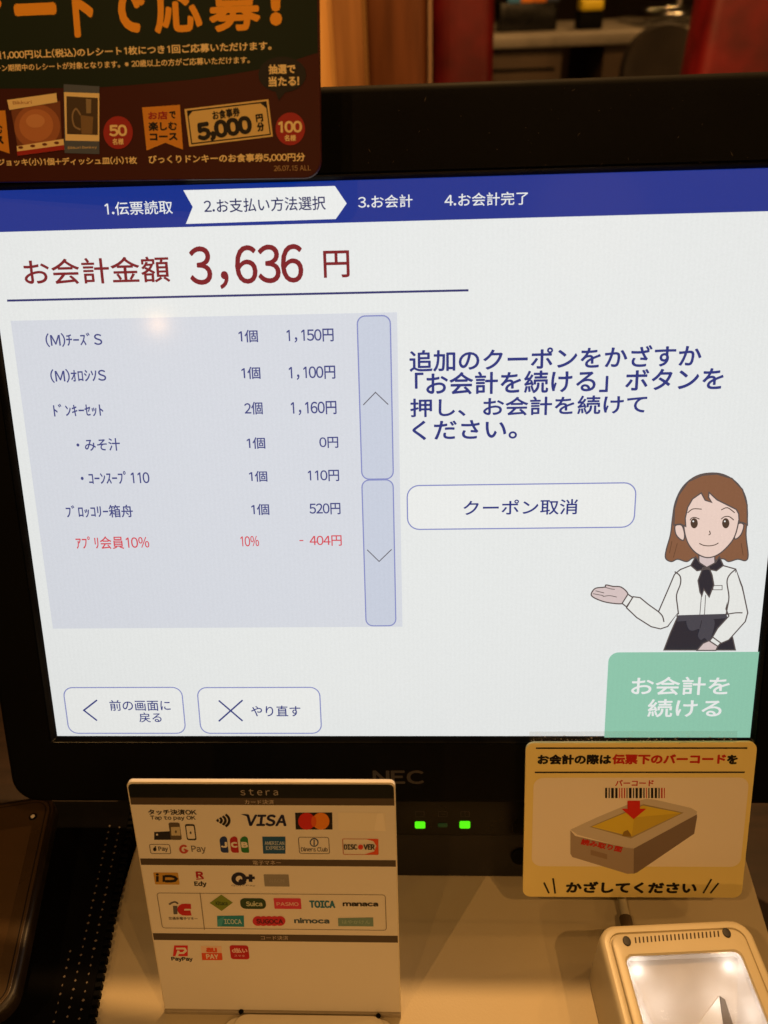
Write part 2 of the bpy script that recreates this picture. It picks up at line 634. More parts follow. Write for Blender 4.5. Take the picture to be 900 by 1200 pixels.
# dark drinks tray with coloured packets
xk0, xk1 = bx(584, 652, yC + 0.1, 20)
tr = thing('condiment_rack', 'black condiment rack with orange and blue packets on the service counter', 'rack', ((xk0 + xk1) / 2, yC + 0.15, zC))
Solid().box((xk0, yC + 0.08, zC), (xk1, yC + 0.22, zC + 0.075), 0.006).build('tray', GLOSS, tr, True)
for k, c in enumerate(((60, 120, 170), (220, 130, 40), (210, 120, 40), (60, 70, 90))):
    xx = xk0 + (xk1 - xk0) * (0.14 + 0.22 * k)
    Solid().box((xx, yC + 0.075, zC + 0.070), (xx + 0.036, yC + 0.12, zC + 0.088), 0.004).build('packet', mat_print(*c), tr, True)
xk0, xk1 = bx(676, 704, yC + 0.1, 20)
tb = thing('bell_button', 'small yellow and black gadget on the grey service counter', 'gadget', ((xk0 + xk1) / 2, yC + 0.1, zC))
Solid().box((xk0, yC + 0.06, zC), (xk1, yC + 0.14, zC + 0.045), 0.006).build('body', BLACK, tb, True)
Solid().box((xk0 + 0.003, yC + 0.055, zC + 0.046), (xk1 - 0.003, yC + 0.13, zC + 0.072), 0.006).build('top_plate', mat_print(216, 190, 40), tb, True)
xk0, xk1 = bx(742, 838, yC + 0.2, 10)
gc = thing('glass_case', 'low clear glass case on the right of the service counter', 'case', ((xk0 + xk1) / 2, yC + 0.2, zC))
Solid().box((xk0, yC + 0.05, zC + 0.001), (xk1, yC + 0.4, zC + 0.05), 0.004).build('glass', mat_clear('case_glass', (0.8, 0.8, 0.78, 1), 0.08, 0.12), gc, True)
xp = bx(795, 798, yC + 0.2, 10)[0]
Solid().tube([(xp, yC + 0.2, zC + 0.051), (xp, yC + 0.2, zC + 0.3)], 0.006).build('post', STEEL, gc, True)

# round chair back
yR = 1.55
xc0, xc1 = bx(730, 824, yR, 80)
rc, zc = (xc1 - xc0) / 2, zat(27, yR, 777) - (xc1 - xc0) / 2
xc = (xc0 + xc1) / 2
ch = thing('dining_chair', 'dark chair with a rounded back in front of the service counter', 'chair', (xc, yR + 0.2, FZ))
arch = [(xc + rc * math.cos(a), zc + rc * math.sin(a)) for a in [math.pi * k / 24 for k in range(25)]]
out = [(xc + rc * 0.86, zc - 0.34)] + arch + [(xc - rc * 0.86, zc - 0.34)]
dk = mat_surface('dark_seat', (30, 25, 20), (44, 37, 30), 0.6, 12, 0.3, 120)
Solid().loops([[(a, yR + 0.03, b) for a, b in out], [(a, yR + 0.012, b) for a, b in out], [(xc + (a - xc) * .96, yR, zc + (b - zc) * .97) for a, b in out]]).build('backrest', dk, ch, False)
zs = FZ + 0.44
Solid().box((xc - rc, yR, zs), (xc + rc, yR + 0.4, zs + 0.05), 0.02).build('seat', dk, ch, True)
for sx in (-1, 1):
    for yy in (yR + 0.03, yR + 0.36):
        top = zc - 0.3 if yy < yR + 0.1 else zs
        Solid().tube([(xc + sx * rc * 0.8, yy, FZ), (xc + sx * rc * 0.8, yy, max(top, zs + 0.01))], 0.014).build('leg', BLACK, ch, True)

# ------------------------------------------------------------------ counters
ct = thing('wood_counter', 'dark brown wooden counter under and to the left of the ivory top', 'counter', (0, 0.1, FZ))
Solid().box((-0.70, -0.42, -0.060), (0.75, 0.36, -0.028), 0.003).build('wood_top', WALNUT, ct, True)
Solid().box((-0.68, -0.38, FZ), (0.73, 0.34, -0.061)).build('cabinet', BROWNWOOD, ct)
LB = thing('raised_ledge', 'dark wooden ledge left of the monitor behind the glass terminal', 'ledge', (-0.3, -0.02, -0.028))
Solid().box((-0.60, -0.055, -0.0278), (-0.146, 0.03, 0.004), 0.002).build('ledge', WALNUT, LB, True)
Solid().box((-0.60, 0.038, -0.0278), (-0.146, 0.12, 0.018), 0.002).build('back_step', WALNUT, LB, True)

cp = thing('ivory_counter', 'pale ivory counter top the monitor, card sign and scanner stand on', 'counter', (0.09, -0.1, -0.028))
A0, A1 = hit(874.7, 1006.7, (0, 0, 0), Vector((0, 0, 1))), hit(900, 1089, (0, 0, 0), Vector((0, 0, 1)))
dA = (A1 - A0) / (A1.y - A0.y)


def edge_x(y):
    return A0.x + dA.x * (y - A0.y)


quad = [(-0.1335, -0.30), (edge_x(-0.30), -0.30), (edge_x(0.10), 0.10), (-0.1335, 0.10)]


def inset_quad(q):
    return [(quad[0][0] + q, quad[0][1] + q), (quad[1][0] - q, quad[1][1] + q), (quad[2][0] - q, quad[2][1] - q), (quad[3][0] + q, quad[3][1] - q)]


HZ = Frame((0, 0, 0), (1, 0, 0), (0, 1, 0))
Solid().slab(HZ, inset_quad, -0.0275, 0.0, 0.0015).build('laminate_top', IVORY, cp, True)

# ------------------------------------------------------------------ payment monitor
SCR = Frame(ORG, SX, -SDOWN)              # display plane, u right, v up (down is negative), n towards the viewer
W, H = 0.304, 0.228
mon = thing('payment_monitor', 'black touch screen payment monitor showing a 3,636 yen bill', 'monitor', (0.0, -0.02, 0.0))
BEZ = 0.0030
_, vb = SCR.uv(100, 941.5, BEZ)
_, vt = SCR.uv(620, 91, BEZ)
ul, _ = SCR.uv(8, 895, BEZ)


def outer(q):
    return rr(ul + q, vb + q, W - ul - q, vt - q, 0.0115 - q * 0.6, 7)


def inner(q):
    return rr(-q, -H - q, W + q, q, max(0.0006 + q * 0.35, 0.0003), 7)


L = [[SCR.w(a, b, -0.034) for a, b in outer(0.006)]]
L.append([SCR.w(a, b, -0.030) for a, b in outer(0.0)])
for k in range(5):
    tt = math.radians(90 * k / 4)
    L.append([SCR.w(a, b, BEZ - 0.003 + 0.003 * math.sin(tt)) for a, b in outer(0.003 * (1 - math.cos(tt)))])
L.append([SCR.w(a, b, BEZ) for a, b in inner(0.0024)])
L.append([SCR.w(a, b, BEZ - 0.0006) for a, b in inner(0.0020)])
s = Solid().loops(L, True, False)
s.build('bezel', BLACK, mon, True)
L = [[SCR.w(a, b, BEZ - 0.0012) for a, b in inner(0.0021)], [SCR.w(a, b, BEZ - 0.0002) for a, b in inner(0.0017)], [SCR.w(a, b, BEZ - 0.0004) for a, b in inner(0.0014)],
     [SCR.w(a, b, 0.0008) for a, b in inner(0.0004)], [SCR.w(a, b, 0.0002) for a, b in inner(0.0)]]
Solid().loops(L, False, False).build('inner_trim', GLOSS, mon, True)
g = Flat(SCR, BEZ)
g.text('NEC', (437, 898), (497, 914), mat_print(66, 60, 54, 0.4), 2, 0.03)
g.build('maker_logo', mon)
# dust and small scratches caught on the bezel
g = Flat(SCR, BEZ)
dust = mat_print(84, 74, 64, 0.9)
rd = random.Random(3)
for k in range(46):
    px, py = rd.uniform(380, 890), rd.uniform(105, 195)
    a, b = g.f.uv(px, py)
    r0 = rd.choice((0.00010, 0.00014, 0.0002))
    ang = rd.uniform(0, 3.14)
    ln = rd.uniform(1, 6) if rd.random() < 0.25 else 1
    g.poly_uv([(a + math.cos(ang) * r0 * ln, b + math.sin(ang) * r0 * ln), (a - math.sin(ang) * r0 * .6, b + math.cos(ang) * r0 * .6),
               (a - math.cos(ang) * r0 * ln, b - math.sin(ang) * r0 * ln), (a + math.sin(ang) * r0 * .6, b - math.cos(ang) * r0 * .6)], dust, 1)
g.build('dust', mon)

# foot of the monitor with the indicator lights
BXF = Frame(SCR.w(0, 0, -0.012), SX, -SDOWN)
bu0, bu1 = 0.152 - 0.112, 0.152 + 0.118
yb = -0.0909


def foot_pt(u, v, h):
    return BXF.w(u, v, h)


vz0 = BXF.uv(540, 1027)[1]
vz1 = BXF.uv(540, 935)[1] + 0.03
low = rr(bu0, vz0 + 0.0002, bu1, vz1, 0.002, 3)
L = []
for h, q in ((-0.10, 0), (-0.001, 0), (-0.0003, 0.0003), (0, 0.001)):
    ring = []
    for a, b in rr(bu0 + q, vz0 + 0.0003, bu1 - q, vz1 - q, 0.002, 3):
        p = BXF.w(a, b, h)
        if h < -0.05:
            p.z = max(p.z, 0.0003)
        if p.z < 0.0003:
            p.z = 0.0003
        ring.append(p)
    L.append(ring)
Solid().loops(L).build('foot', DARKPANEL, mon, True)
v977 = BXF.uv(540, 977)[1]
st = Solid()
st.slab(BXF, lambda q: rr(bu0 + 0.0015 + q, v977 + q, bu1 - 0.0015 - q, vz1 - 0.001 - q, 0.001, 3), 0.0003, 0.0016, 0.0006)
strip = st.build('indicator_strip', GLOSS, mon, True)
GRN = mat_lamp(90, 255, 20, 0.95)
GRNOFF = mat_lamp(20, 70, 24, 0.30)
for (a, b, c, d, mm) in ((486, 962.5, 498.5, 970.5, GRN), (513, 964.5, 524.5, 969, GRNOFF), (538.5, 962, 551, 970.5, GRN)):
    fr = Frame(BXF.w(0, 0, 0.0016), BXF.u, BXF.v)
    (x0, y1), (x1, y0) = fr.uv(a, b), fr.uv(c, d)
    Solid().slab(fr, lambda q: rr(x0 + q, y0 + q, x1 - q, y1 - q, 0.0008, 4), 0.00005, 0.0005, 0.0003).build('indicator_light', mm, strip, True)
fr = Frame(BXF.w(0, 0, 0.0016), BXF.u, BXF.v)
g = Flat(fr)
ic = mat_print(64, 60, 56)
for x in (492, 519, 545):
    g.rrect_line((x - 5, 951), (x + 5, 957), 0.0003, 0.00022, ic, 1)
g.stroke([(519 - 3, 954), (519 + 3, 954)], 0.0002, ic, 1)
g.stroke([(545, 951), (545, 957)], 0.0002, ic, 1)
g.build('indicator_symbol', strip)
fr = Frame(BXF.w(0, 0, 0.0), BXF.u, BXF.v)
a, b = fr.uv(609, 1003)
Solid().slab(fr, lambda q: [(a + (0.0042 - q) * math.cos(2 * math.pi * k / 28), b + (0.0042 - q) * math.sin(2 * math.pi * k / 28)) for k in range(28)], 0.00005, 0.0012, 0.0005).build('power_button', BLACK, mon, True)

# ------------------------------------------------------------------ what the display shows
BG = mat_lcd(224, 227, 226)
BLUE = mat_lcd(0, 44, 134)
NAVY = mat_lcd(36, 46, 104)
INK = mat_lcd(30, 48, 122)
LISTINK = mat_lcd(58, 68, 128)
MAROON = mat_lcd(118, 22, 38)
PINK = mat_lcd(206, 70, 84)
PANEL = mat_lcd(208, 212, 220)
BTN = mat_lcd(194, 201, 216)
BTNLINE = mat_lcd(128, 136, 190)
WHITE = mat_lcd(228, 230, 228)
GREEN = mat_lcd(138, 194, 169)
GREY = mat_lcd(98, 98, 108)
STEPINK = mat_lcd(34, 42, 92)

d = Flat(SCR)
d.poly_uv([(0, 0), (0, -H), (W, -H), (W, 0)], BG, 1)
disp = d.build('display', mon)

h_bar = SCR.uv(450, 259.8)[1]
g = Flat(SCR)
g.poly_uv([(0, h_bar), (W, h_bar), (W, 0), (0, 0)], BLUE, 3)
g.poly([(215, 223), (226, 242.5), (218, 262.5), (393.5, 256.7), (406.3, 238.5), (392.5, 218)], WHITE, 4)
g.text('1.伝票読取', (122.5, 237), (203, 250.6), WHITE, 5, 0.006)
g.text('2.お支払い方法選択', (238.5, 233.5), (382, 246), STEPINK, 5, 0.010)
g.text('3.お会計', (419.5, 229.5), (483.5, 242.8), WHITE, 5, 0.006)
g.text('4.お会計完了', (521, 227), (618.5, 239.8), WHITE, 5, 0.006)
g.build('step_bar', disp)

g = Flat(SCR)
g.text('お会計金額', (26, 304), (200, 330.5), MAROON, 3, 0.012)
g.text('3,636', (220, 289), (356.5, 336.5), MAROON, 3, 0.013, -1)
g.text('円', (378.5, 294), (410, 325), MAROON, 3, 0.012)
g.build('amount_heading', disp)
g = Flat(SCR)
g.stroke([(8.5, 352.3), (549, 340.2)], 0.0008, NAVY, 3)
g.build('heading_rule', disp)

lp = Flat(SCR)
a, b = SCR.uv(12.7, 376)
c_, e_ = SCR.uv(465.5, 735)
lp.poly_uv([(a, SCR.uv(62.5, 736.5)[1]), (SCR.uv(465.3, 367.5)[0], SCR.uv(62.5, 736.5)[1]), (SCR.uv(465.3, 367.5)[0], b), (a, b)], PANEL, 3)
names = [('(M)ﾁｰｽﾞS', 52.7, 390.7, 120.7, 405.5), ('(M)ｵﾛｼｿS', 58.3, 432.7, 125.3, 447.5), ('ﾄﾞﾝｷｰｾｯﾄ', 62, 473.3, 122, 487.5), ('・みそ汁', 89, 514, 141.7, 528),
         ('・ｺｰﾝｽｰﾌﾟ110', 94, 552.5, 176, 566.5), ('ﾌﾞﾛｯｺﾘｰ箱舟', 76.7, 592, 156.7, 606)]
for q in names:
    lp.text(q[0], q[1:3], q[3:5], LISTINK, 5, 0.013, -1)
for q in [('1個', 279.3, 386.7, 302.7, 401), ('1個', 282.7, 430, 305.7, 444), ('2個', 286, 471, 308.3, 485.5), ('1個', 289, 512.5, 311.3, 525.7), ('1個', 291.7, 551.8, 313.7, 564.3),
          ('1個', 294.3, 590.3, 316, 603.3), ('1,150円', 335.7, 386, 391.3, 400.5), ('1,100円', 338.3, 429.3, 393.3, 444.3), ('1,160円', 340.7, 470.6, 394.7, 485.7), ('0円', 374, 512, 396.7, 524.7),
          ('110円', 360.7, 550.8, 397.7, 563.6), ('520円', 362.3, 589.5, 399.3, 602.5)]:
    lp.text(q[0], q[1:3], q[3:5], LISTINK, 5, 0.013, -1)
for q in [('ｱﾌﾟﾘ会員10%', 88.3, 628.5, 175.7, 642.7), ('10%', 281.7, 628, 304, 640), ('- 404円', 350.7, 627.5, 400.7, 639.3)]:
    lp.text(q[0], q[1:3], q[3:5], PINK, 5, 0.010)
lp.build('order_list', disp)


def screen_button(p0, p1, r, layer, fill, draw, name='screen_button', label=None, radii=None):
    g = Flat(SCR)
    if fill:
        g.rrect(p0, p1, radii or r, fill, layer)
    if fill is not GREEN:
        g.rrect_line(p0, p1, r, 0.00050, BTNLINE, layer + 1)
    draw(g)
    o = g.build(name, disp)
    if label:
        o['label'] = label
    return o


screen_button((418.5, 370.5), (461, 561), 0.0030, 4, BTN, lambda g: g.stroke([(425.7, 474.5), (440, 459.7), (455, 474)], 0.0004, GREY, 6), 'scroll_button', 'scroll button with an upward chevron')
screen_button((424, 562.5), (464, 733), 0.0030, 4, BTN, lambda g: g.stroke([(430.3, 644), (444.3, 657.7), (459, 643.5)], 0.0004, GREY, 6), 'scroll_button', 'scroll button with a downward chevron')


def d_coupon(g):
    g.text('クーポン取消', (543, 586), (676.6, 602.5), INK, 6, 0.012)


def d_back(g):
    g.stroke([(114, 820), (98.5, 832), (114, 844)], 0.0007, INK, 6)
    g.text('前の画面に', (128, 820), (200.5, 832.5), INK, 6, 0.008)
    g.text('戻る', (162.5, 834.5), (190, 846), INK, 6, 0.008)


def d_redo(g):
    g.stroke([(256.5, 820.5), (284.5, 844.5)], 0.0007, INK, 6)
    g.stroke([(284.5, 820), (256.5, 844.8)], 0.0007, INK, 7)
    g.text('やり直す', (294, 826.5), (352.5, 839), INK, 6, 0.008)


def d_cont(g):
    g.text('お会計を', (739.5, 791.5), (852.6, 812.5), WHITE, 8, 0.016)
    g.text('続ける', (758.5, 817.5), (843.5, 838.5), WHITE, 8, 0.016)


screen_button((477, 569), (742.5, 617.5), 0.0048, 4, WHITE, d_coupon, label='white rounded button with blue lettering')
screen_button((74, 805.5), (218, 859), 0.0042, 4, WHITE, d_back, label='white button with a left pointing chevron')
screen_button((231, 805.5), (377, 859), 0.0042, 4, WHITE, d_redo, label='white button with a blue cross')

g = Flat(SCR)
for q in [('追加のクーポンをかざすか', 479.6, 410, 821, 429.5), ('「お会計を続ける」ボタンを', 486, 436.7, 846.5, 457), ('押し、お会計を続けて', 480.5, 467, 757.3, 484.5), ('ください。', 483, 493, 605.7, 514)]:
    g.text(q[0], q[1:3], q[3:5], INK, 4, 0.019)
g.build('instruction_text', disp)

# drawing of a shop assistant on the display (traced in a 776 x 1200 crop, 3.527 px per photo px)
ZA = 3.527


def Z(pts):
    return [(680 + x / ZA, 540 + y / ZA) for x, y in pts]


HAIR = mat_lcd(130, 88, 64)
HAIRD = mat_lcd(92, 62, 44)
SKIN = mat_lcd(228, 202, 190)
SKIN2 = mat_lcd(208, 190, 188)
OUT = mat_lcd(84, 76, 76)
CLOTH = mat_lcd(226, 227, 223)
DARK = mat_lcd(36, 38, 50)
DARK2 = mat_lcd(66, 66, 76)
EYE = mat_lcd(70, 54, 46)
lw = 0.00052
g = Flat(SCR)


def shape(pts, m, layer, sm=4, line=OUT, wdt=lw, closed=True):
    p = Z(pts)
    g.poly(p, m, layer, sm)
    if line:
        g.stroke(p, wdt, line, layer + 1, True, sm)


# hair behind
shape([(545, 50), (480, 62), (425, 105), (392, 170), (380, 240), (372, 305), (355, 365), (352, 402), (376, 416), (402, 406), (440, 416), (470, 400), (520, 420), (585, 404), (612, 416), (650, 406), (682, 412),
       (693, 388), (684, 305), (690, 225), (682, 150), (650, 95), (600, 60)], HAIR, 4)
# skirt
shape([(403, 640), (372, 710), (345, 781), (640, 781), (630, 735), (600, 634), (500, 642)], DARK, 4, 0)
# neck
shape([(489, 380), (489, 432), (522, 446), (556, 432), (554, 380)], SKIN2, 6, 0)
# arm on the left with the open hand
shape([(45, 548), (62, 526), (100, 521), (106, 512), (135, 518), (168, 521), (196, 548), (190, 580), (168, 590), (120, 586), (84, 577), (52, 562)], SKIN2, 5, 4)
for ln in ([(52, 548), (95, 556)], [(62, 536), (98, 545)], [(100, 521), (125, 528), (142, 530)], [(92, 560), (120, 556), (150, 562)]):
    g.stroke(Z(ln), 0.0003, OUT, 7, False, 3)
shape([(196, 550), (172, 588), (190, 602), (216, 564)], CLOTH, 7, 0)
# torso and arms
shape([(458, 430), (412, 448), (388, 468), (366, 520), (322, 622), (280, 592), (246, 564), (217, 560), (190, 606), (232, 646), (292, 684), (330, 693), (360, 683), (404, 624), (398, 640), (500, 642), (602, 634),
       (608, 612), (655, 628), (690, 628), (668, 520), (640, 446), (590, 432), (520, 446)], CLOTH, 8, 0)
# right sleeve comes forward
shape([(600, 610), (612, 640), (566, 690), (544, 728), (580, 752), (612, 738), (680, 662), (690, 626), (672, 540), (642, 448)], CLOTH, 10, 0)
g.poly(Z([(603, 470), (606, 606), (670, 640), (684, 610), (664, 520), (640, 460)]), CLOTH, 12)
shape([(545, 726), (532, 742), (566, 764), (578, 750)], CLOTH, 13, 0)
shape([(532, 740), (505, 752), (480, 781), (558, 781), (566, 764)], SKIN2, 12, 0)
g.stroke(Z([(322, 622), (338, 640), (344, 664)]), lw, OUT, 12, False, 3)
g.stroke(Z([(388, 456), (410, 474), (412, 506), (396, 552), (400, 600), (404, 632)]), lw, OUT, 13, False, 4)
g.stroke(Z([(640, 446), (614, 470), (604, 500), (612, 560), (604, 612), (600, 636)]), lw, OUT, 13, False, 4)
g.stroke(Z([(602, 632), (640, 626), (668, 626)]), lw, OUT, 13, False, 3)
g.stroke(Z([(500, 540), (492, 636)]), 0.0003, OUT, 12)
g.stroke(Z([(516, 552), (511, 638)]), 0.0003, OUT, 12)
g.stroke(Z([(548, 514), (584, 513), (584, 531), (546, 531)]), 0.0003, OUT, 12, True)
# apron band and bow
g.poly(Z([(404, 636), (602, 630), (606, 648), (398, 662)]), DARK2, 12)
g.poly(Z([(440, 655), (500, 650), (548, 652), (550, 690), (530, 742), (512, 730), (496, 738), (484, 720), (490, 692), (462, 700), (444, 690)]), DARK2, 13, 4)
g.stroke(Z([(500, 656), (492, 690)]), 0.0003, DARK, 14)
# scarf
shape([(474, 394), (454, 430), (480, 452), (520, 444), (560, 452), (588, 430), (572, 394), (556, 418), (520, 438), (492, 420)], DARK, 15, 0)
shape([(504, 440), (484, 492), (492, 540), (500, 556), (508, 528), (530, 560), (549, 510), (542, 470), (530, 440)], DARK, 15, 0)
# face, ears
shape([(388, 270), (400, 262), (418, 266), (428, 300), (424, 325), (408, 320), (392, 300)], SKIN, 17)
shape([(672, 262), (652, 256), (640, 280), (634, 318), (648, 316), (664, 296)], SKIN, 17)
shape([(430, 180), (424, 250), (430, 302), (446, 345), (478, 380), (521, 397), (565, 385), (606, 350), (634, 310), (650, 250), (654, 190), (600, 120), (480, 110)], SKIN, 19)
# fringe
shape([(383, 262), (385, 195), (402, 140), (442, 84), (500, 57), (560, 52), (622, 70), (666, 116), (685, 180), (686, 262), (668, 252), (652, 250), (650, 216), (640, 198), (600, 178), (560, 158), (528, 128), (526, 148), (539, 169),
       (512, 160), (496, 130), (460, 155), (440, 190), (430, 235), (432, 268), (410, 258)], HAIR, 22, 0)
for ln in ([(378, 330), (368, 380)], [(664, 340), (672, 390)], [(400, 340), (384, 400)]):
    g.stroke(Z(ln), 0.00025, HAIRD, 6, False, 0)
for cxx in (467, 597):
    p = Z([(cxx, 255)])[0]
    g.ellipse(p, 15 / ZA, 21 / ZA, EYE, 22)
    p = Z([(cxx - 4, 247)])[0]
    g.ellipse(p, 3.6 / ZA, 3.6 / ZA, WHITE, 23, 12)
for ln in ([(450, 243), (456, 234), (470, 231), (489, 238)], [(578, 238), (592, 228), (612, 228), (630, 242)], [(440, 212), (462, 196), (498, 197)], [(578, 200), (604, 191), (634, 212)], [(530, 286), (533, 299), (526, 303)],
           [(488, 338), (506, 346), (530, 348), (552, 344), (567, 336)]):
    g.stroke(Z(ln), 0.00038, EYE, 23, False, 4)
g.build('assistant_drawing', disp)

# green button lies over the drawing
gu0, gv1 = SCR.uv(712.6, 763)
g = Flat(SCR)
g.poly_uv(rr(gu0, -H + 0.00005, W - 0.00005, gv1, (0.0001, 0.0001, 0.0001, 0.0042), 6), GREEN, 26)
d_cont_layer = 28
g.text('お会計を', (739.5, 791.5), (852.6, 812.5), WHITE, 28, 0.016)
g.text('続ける', (758.5, 817.5), (843.5, 838.5), WHITE, 28, 0.016)
o = g.build('screen_button', disp)
o['label'] = 'large green button in the bottom right corner'

# ------------------------------------------------------------------ promotion poster fixed over the top left of the bezel
PU = Vector((0.9945, -0.1046, 0.0051)).normalized()      # turned a little towards the viewer on its right
PV = (-SDOWN - PU * PU.dot(-SDOWN)).normalized()
PF = Frame(hit(-40, 150, SCR.w(0, 0, BEZ + 0.004), SIN), PU, PV)
pl0 = PF.uv(-150, 150)[0]
pr = PF.uv(375.2, 160)[0]
pb = PF.uv(200, 210.6)[1]
pt_ = PF.uv(200, -160)[1]
po = thing('promotion_poster', 'dark green and brown campaign poster over the top left of the monitor', 'poster', PF.w((pl0 + pr) / 2, pb, 0))
Solid().slab(PF, lambda q: rr(pl0 + q, pb + q, pr - q, pt_ - q, 0.0058, 6), -0.0020, 0.0, 0.0003).build('board', mat_print(72, 28, 20, 0.5, 0.18), po, True)
ORANGE = mat_print(255, 172, 30)
CREAM = mat_print(252, 226, 164)
PGREEN = mat_print(22, 38, 24, 0.5, 0.16)
PDARK = mat_print(18, 11, 8)
CRIM = mat_print(168, 34, 28)
RIB = mat_print(226, 150, 40)
g = Flat(PF)
curve = [(-150, 108), (-60, 106), (0, 104), (60, 103.5), (120, 102), (180, 97.5), (240, 91.5), (300, 82), (340, 72), (371, 62)]
uvs = [PF.uv(*p) for p in smooth_path(curve, False, 4)]
uvs[-1] = (pr - 0.0004, uvs[-1][1])
uvs[0] = (pl0 + 0.0004, uvs[0][1])
g.poly_uv(uvs + [(pr - 0.0004, pt_ - 0.006), (pl0 + 0.0004, pt_ - 0.006)], PGREEN, 1)
g.build('green_field', po)
g = Flat(PF)
g.text('シ', (-48, -18), (6, 40), ORANGE, 3, 0.034)
g.text('ー', (16, 4.5), (67, 17.5), ORANGE, 3, 0.034)
g.text('ト', (82, -24), (112, 43.5), ORANGE, 3, 0.034)
g.text('で', (122, -20), (172, 38.5), ORANGE, 3, 0.034)
g.text('応', (178, -24), (238, 38), ORANGE, 3, 0.026)
g.text('募', (243, -26), (306, 36), ORANGE, 3, 0.026)
g.text('!', (315, -28), (331, 30), ORANGE, 3, 0.045)
g.build('headline', po)
g = Flat(PF)
g.text('額1,000円以上(税込)のレシート1枚につき1回ご応募いただけます。', (-9, 60), (318.5, 59), CREAM, 3, 0.03)
g.text('ーン期間中のレシートが対象となります。※20歳以上の方がご応募いただけます。', (-6, 76), (293, 74.5), CREAM, 3, 0.022)
g.text('ジョッキ(小)1個+ディッシュ皿(小)1枚', (-3, 186), (161, 192.3), CREAM, 3, 0.03)
g.text('びっくりドンキーのお食事券5,000円分', (174, 182), (357.8, 189.2), CREAM, 3, 0.03)
g.text('26.07.15 ALL', (321, 194.3), (364.5, 199.8), mat_print(196, 160, 110), 3, 0.0)
g.build('small_print', po)
g = Flat(PF)
g.ellipse((331, 87.5), 28, 21, PDARK, 4)
g.poly([(322, 104), (338, 104), (327, 118)], PDARK, 5)
g.text('抽選で', (314.7, 76), (346.7, 86.5), CREAM, 6, 0.04)
g.text('当たる!', (314.7, 90), (351, 101), CREAM, 6, 0.04)
g.build('speech_bubble', po)
g = Flat(PF)
g.poly([(166.7, 126), (211, 123), (214.7, 175.5), (194, 167.3), (172, 176.5)], RIB, 3)
g.text('お店', (173.5, 131), (197, 140), CRIM, 4, 0.04)
g.text('で', (198.5, 130.5), (206.5, 139), PDARK, 4, 0.04)
g.text('楽しむ', (174, 143), (208, 153), PDARK, 4, 0.04)
g.text('コース', (175.5, 156.5), (208.5, 164.5), PDARK, 4, 0.05)
g.build('course_ribbon', po)
g = Flat(PF)
g.poly([(-40, 131), (6.5, 129.5), (11.6, 180), (-12, 172), (-36, 181)], RIB, 3)
g.text('楽しむ', (-28, 146), (4, 157), PDARK, 4, 0.04)
g.text('コース', (-26, 160), (5, 169), PDARK, 4, 0.05)
g.build('course_ribbon', po)
for cx0, cy0, tx in ((138.7, 155.5, '50'), (340.3, 151.2, '100')):
    g = Flat(PF)
    g.ellipse((cx0, cy0), 17.3, 19.3, CRIM, 4)
    wdx = 11 if tx == '50' else 14
    g.text(tx, (cx0 - wdx, cy0 - 9), (cx0 + wdx, cy0 + 4.2), CREAM, 5, 0.04)
    g.text('名様', (cx0 - 6.8, cy0 + 7), (cx0 + 6.8, cy0 + 14.2), CREAM, 5, 0.03)
    o = g.build('prize_badge', po)
    o['label'] = 'red round badge reading ' + tx
g = Flat(PF)
PAPER = mat_print(236, 204, 130)
g.poly([(216.4, 128), (314.7, 116.4), (320, 160), (222, 172)], PAPER, 4)
g.stroke([(220, 130.5), (312, 119.6), (317, 157.6), (225, 168.6)], 0.0004, PDARK, 5, True)
g.poly([(220, 130.5), (226, 130), (221, 137)], PDARK, 5)
g.poly([(312, 119.6), (304.5, 120.3), (313, 127.5)], PDARK, 5)
tf = PF.turned(6.3)
g2 = Flat(tf)
g2.text('お食事券', (248.5, 130.3), (282, 136.2), PDARK, 6, 0.03)
g2.text('5,000', (229.5, 144.5), (297, 158.5), PDARK, 6, 0.06)
g2.text('円', (299.5, 134.5), (309, 142.5), PDARK, 6, 0.05)
g2.text('分', (300.8, 144), (310.5, 153.5), PDARK, 6, 0.05)
i0 = len(g.v)
g.v += g2.v
for f, i in zip(g2.fc, g2.mi):
    g.fc.append(tuple(i0 + q for q in f))
    g.mi.append(g._mat(g2.m[i]))
g.build('meal_ticket', po)


def Y(pts):
    return [(x / 4.737, y / 4.737) for x, y in pts]


g = Flat(PF)
g.poly(Y([(60, 600), (335, 560), (345, 800), (100, 820)]), mat_print(128, 70, 40), 3)
g.ellipse((44, 148.5), 27, 26, mat_print(170, 102, 60), 4)
g.ellipse((43, 147), 20, 19, mat_print(196, 124, 74), 5)
g.ellipse((42, 142), 11, 8, mat_print(214, 148, 96), 6)
g.poly(Y([(42, 556), (315, 518), (321, 568), (54, 612)]), CREAM, 6)
g.text('Bikkuri', (15.5, 118.5), (38, 122), mat_print(190, 130, 80), 7, 0.01)
g.poly(Y([(95, 812), (355, 772), (360, 832), (100, 866)]), CREAM, 6)
g.poly(Y([(97, 842), (358, 806), (360, 832), (100, 866)]), CRIM, 7)
for k in range(4):
    g.ellipse((25 + k * 14, 173 - 1.8 * k), 3, 1.6, mat_print(120, 60, 40), 8, 12)
g.build('dish_picture', po)
g = Flat(PF)
NVY = mat_print(82, 92, 112)
g.poly(Y([(355, 468), (553, 480), (553, 856), (360, 850)]), NVY, 4)
g.poly(Y([(357, 512), (553, 519), (553, 785), (365, 745 + 36)]), CREAM, 5)
g.poly(Y([(371, 535), (545, 545), (545, 750), (374, 745)]), mat_print(76, 58, 36), 6)
g.poly(Y([(450, 640), (520, 650), (515, 745), (455, 745)]), mat_print(132, 104, 66), 7)
g.stroke(Y([(450, 640), (425, 605), (405, 640), (415, 700), (450, 720)]), 0.0006, mat_print(150, 126, 92), 7, False, 4)
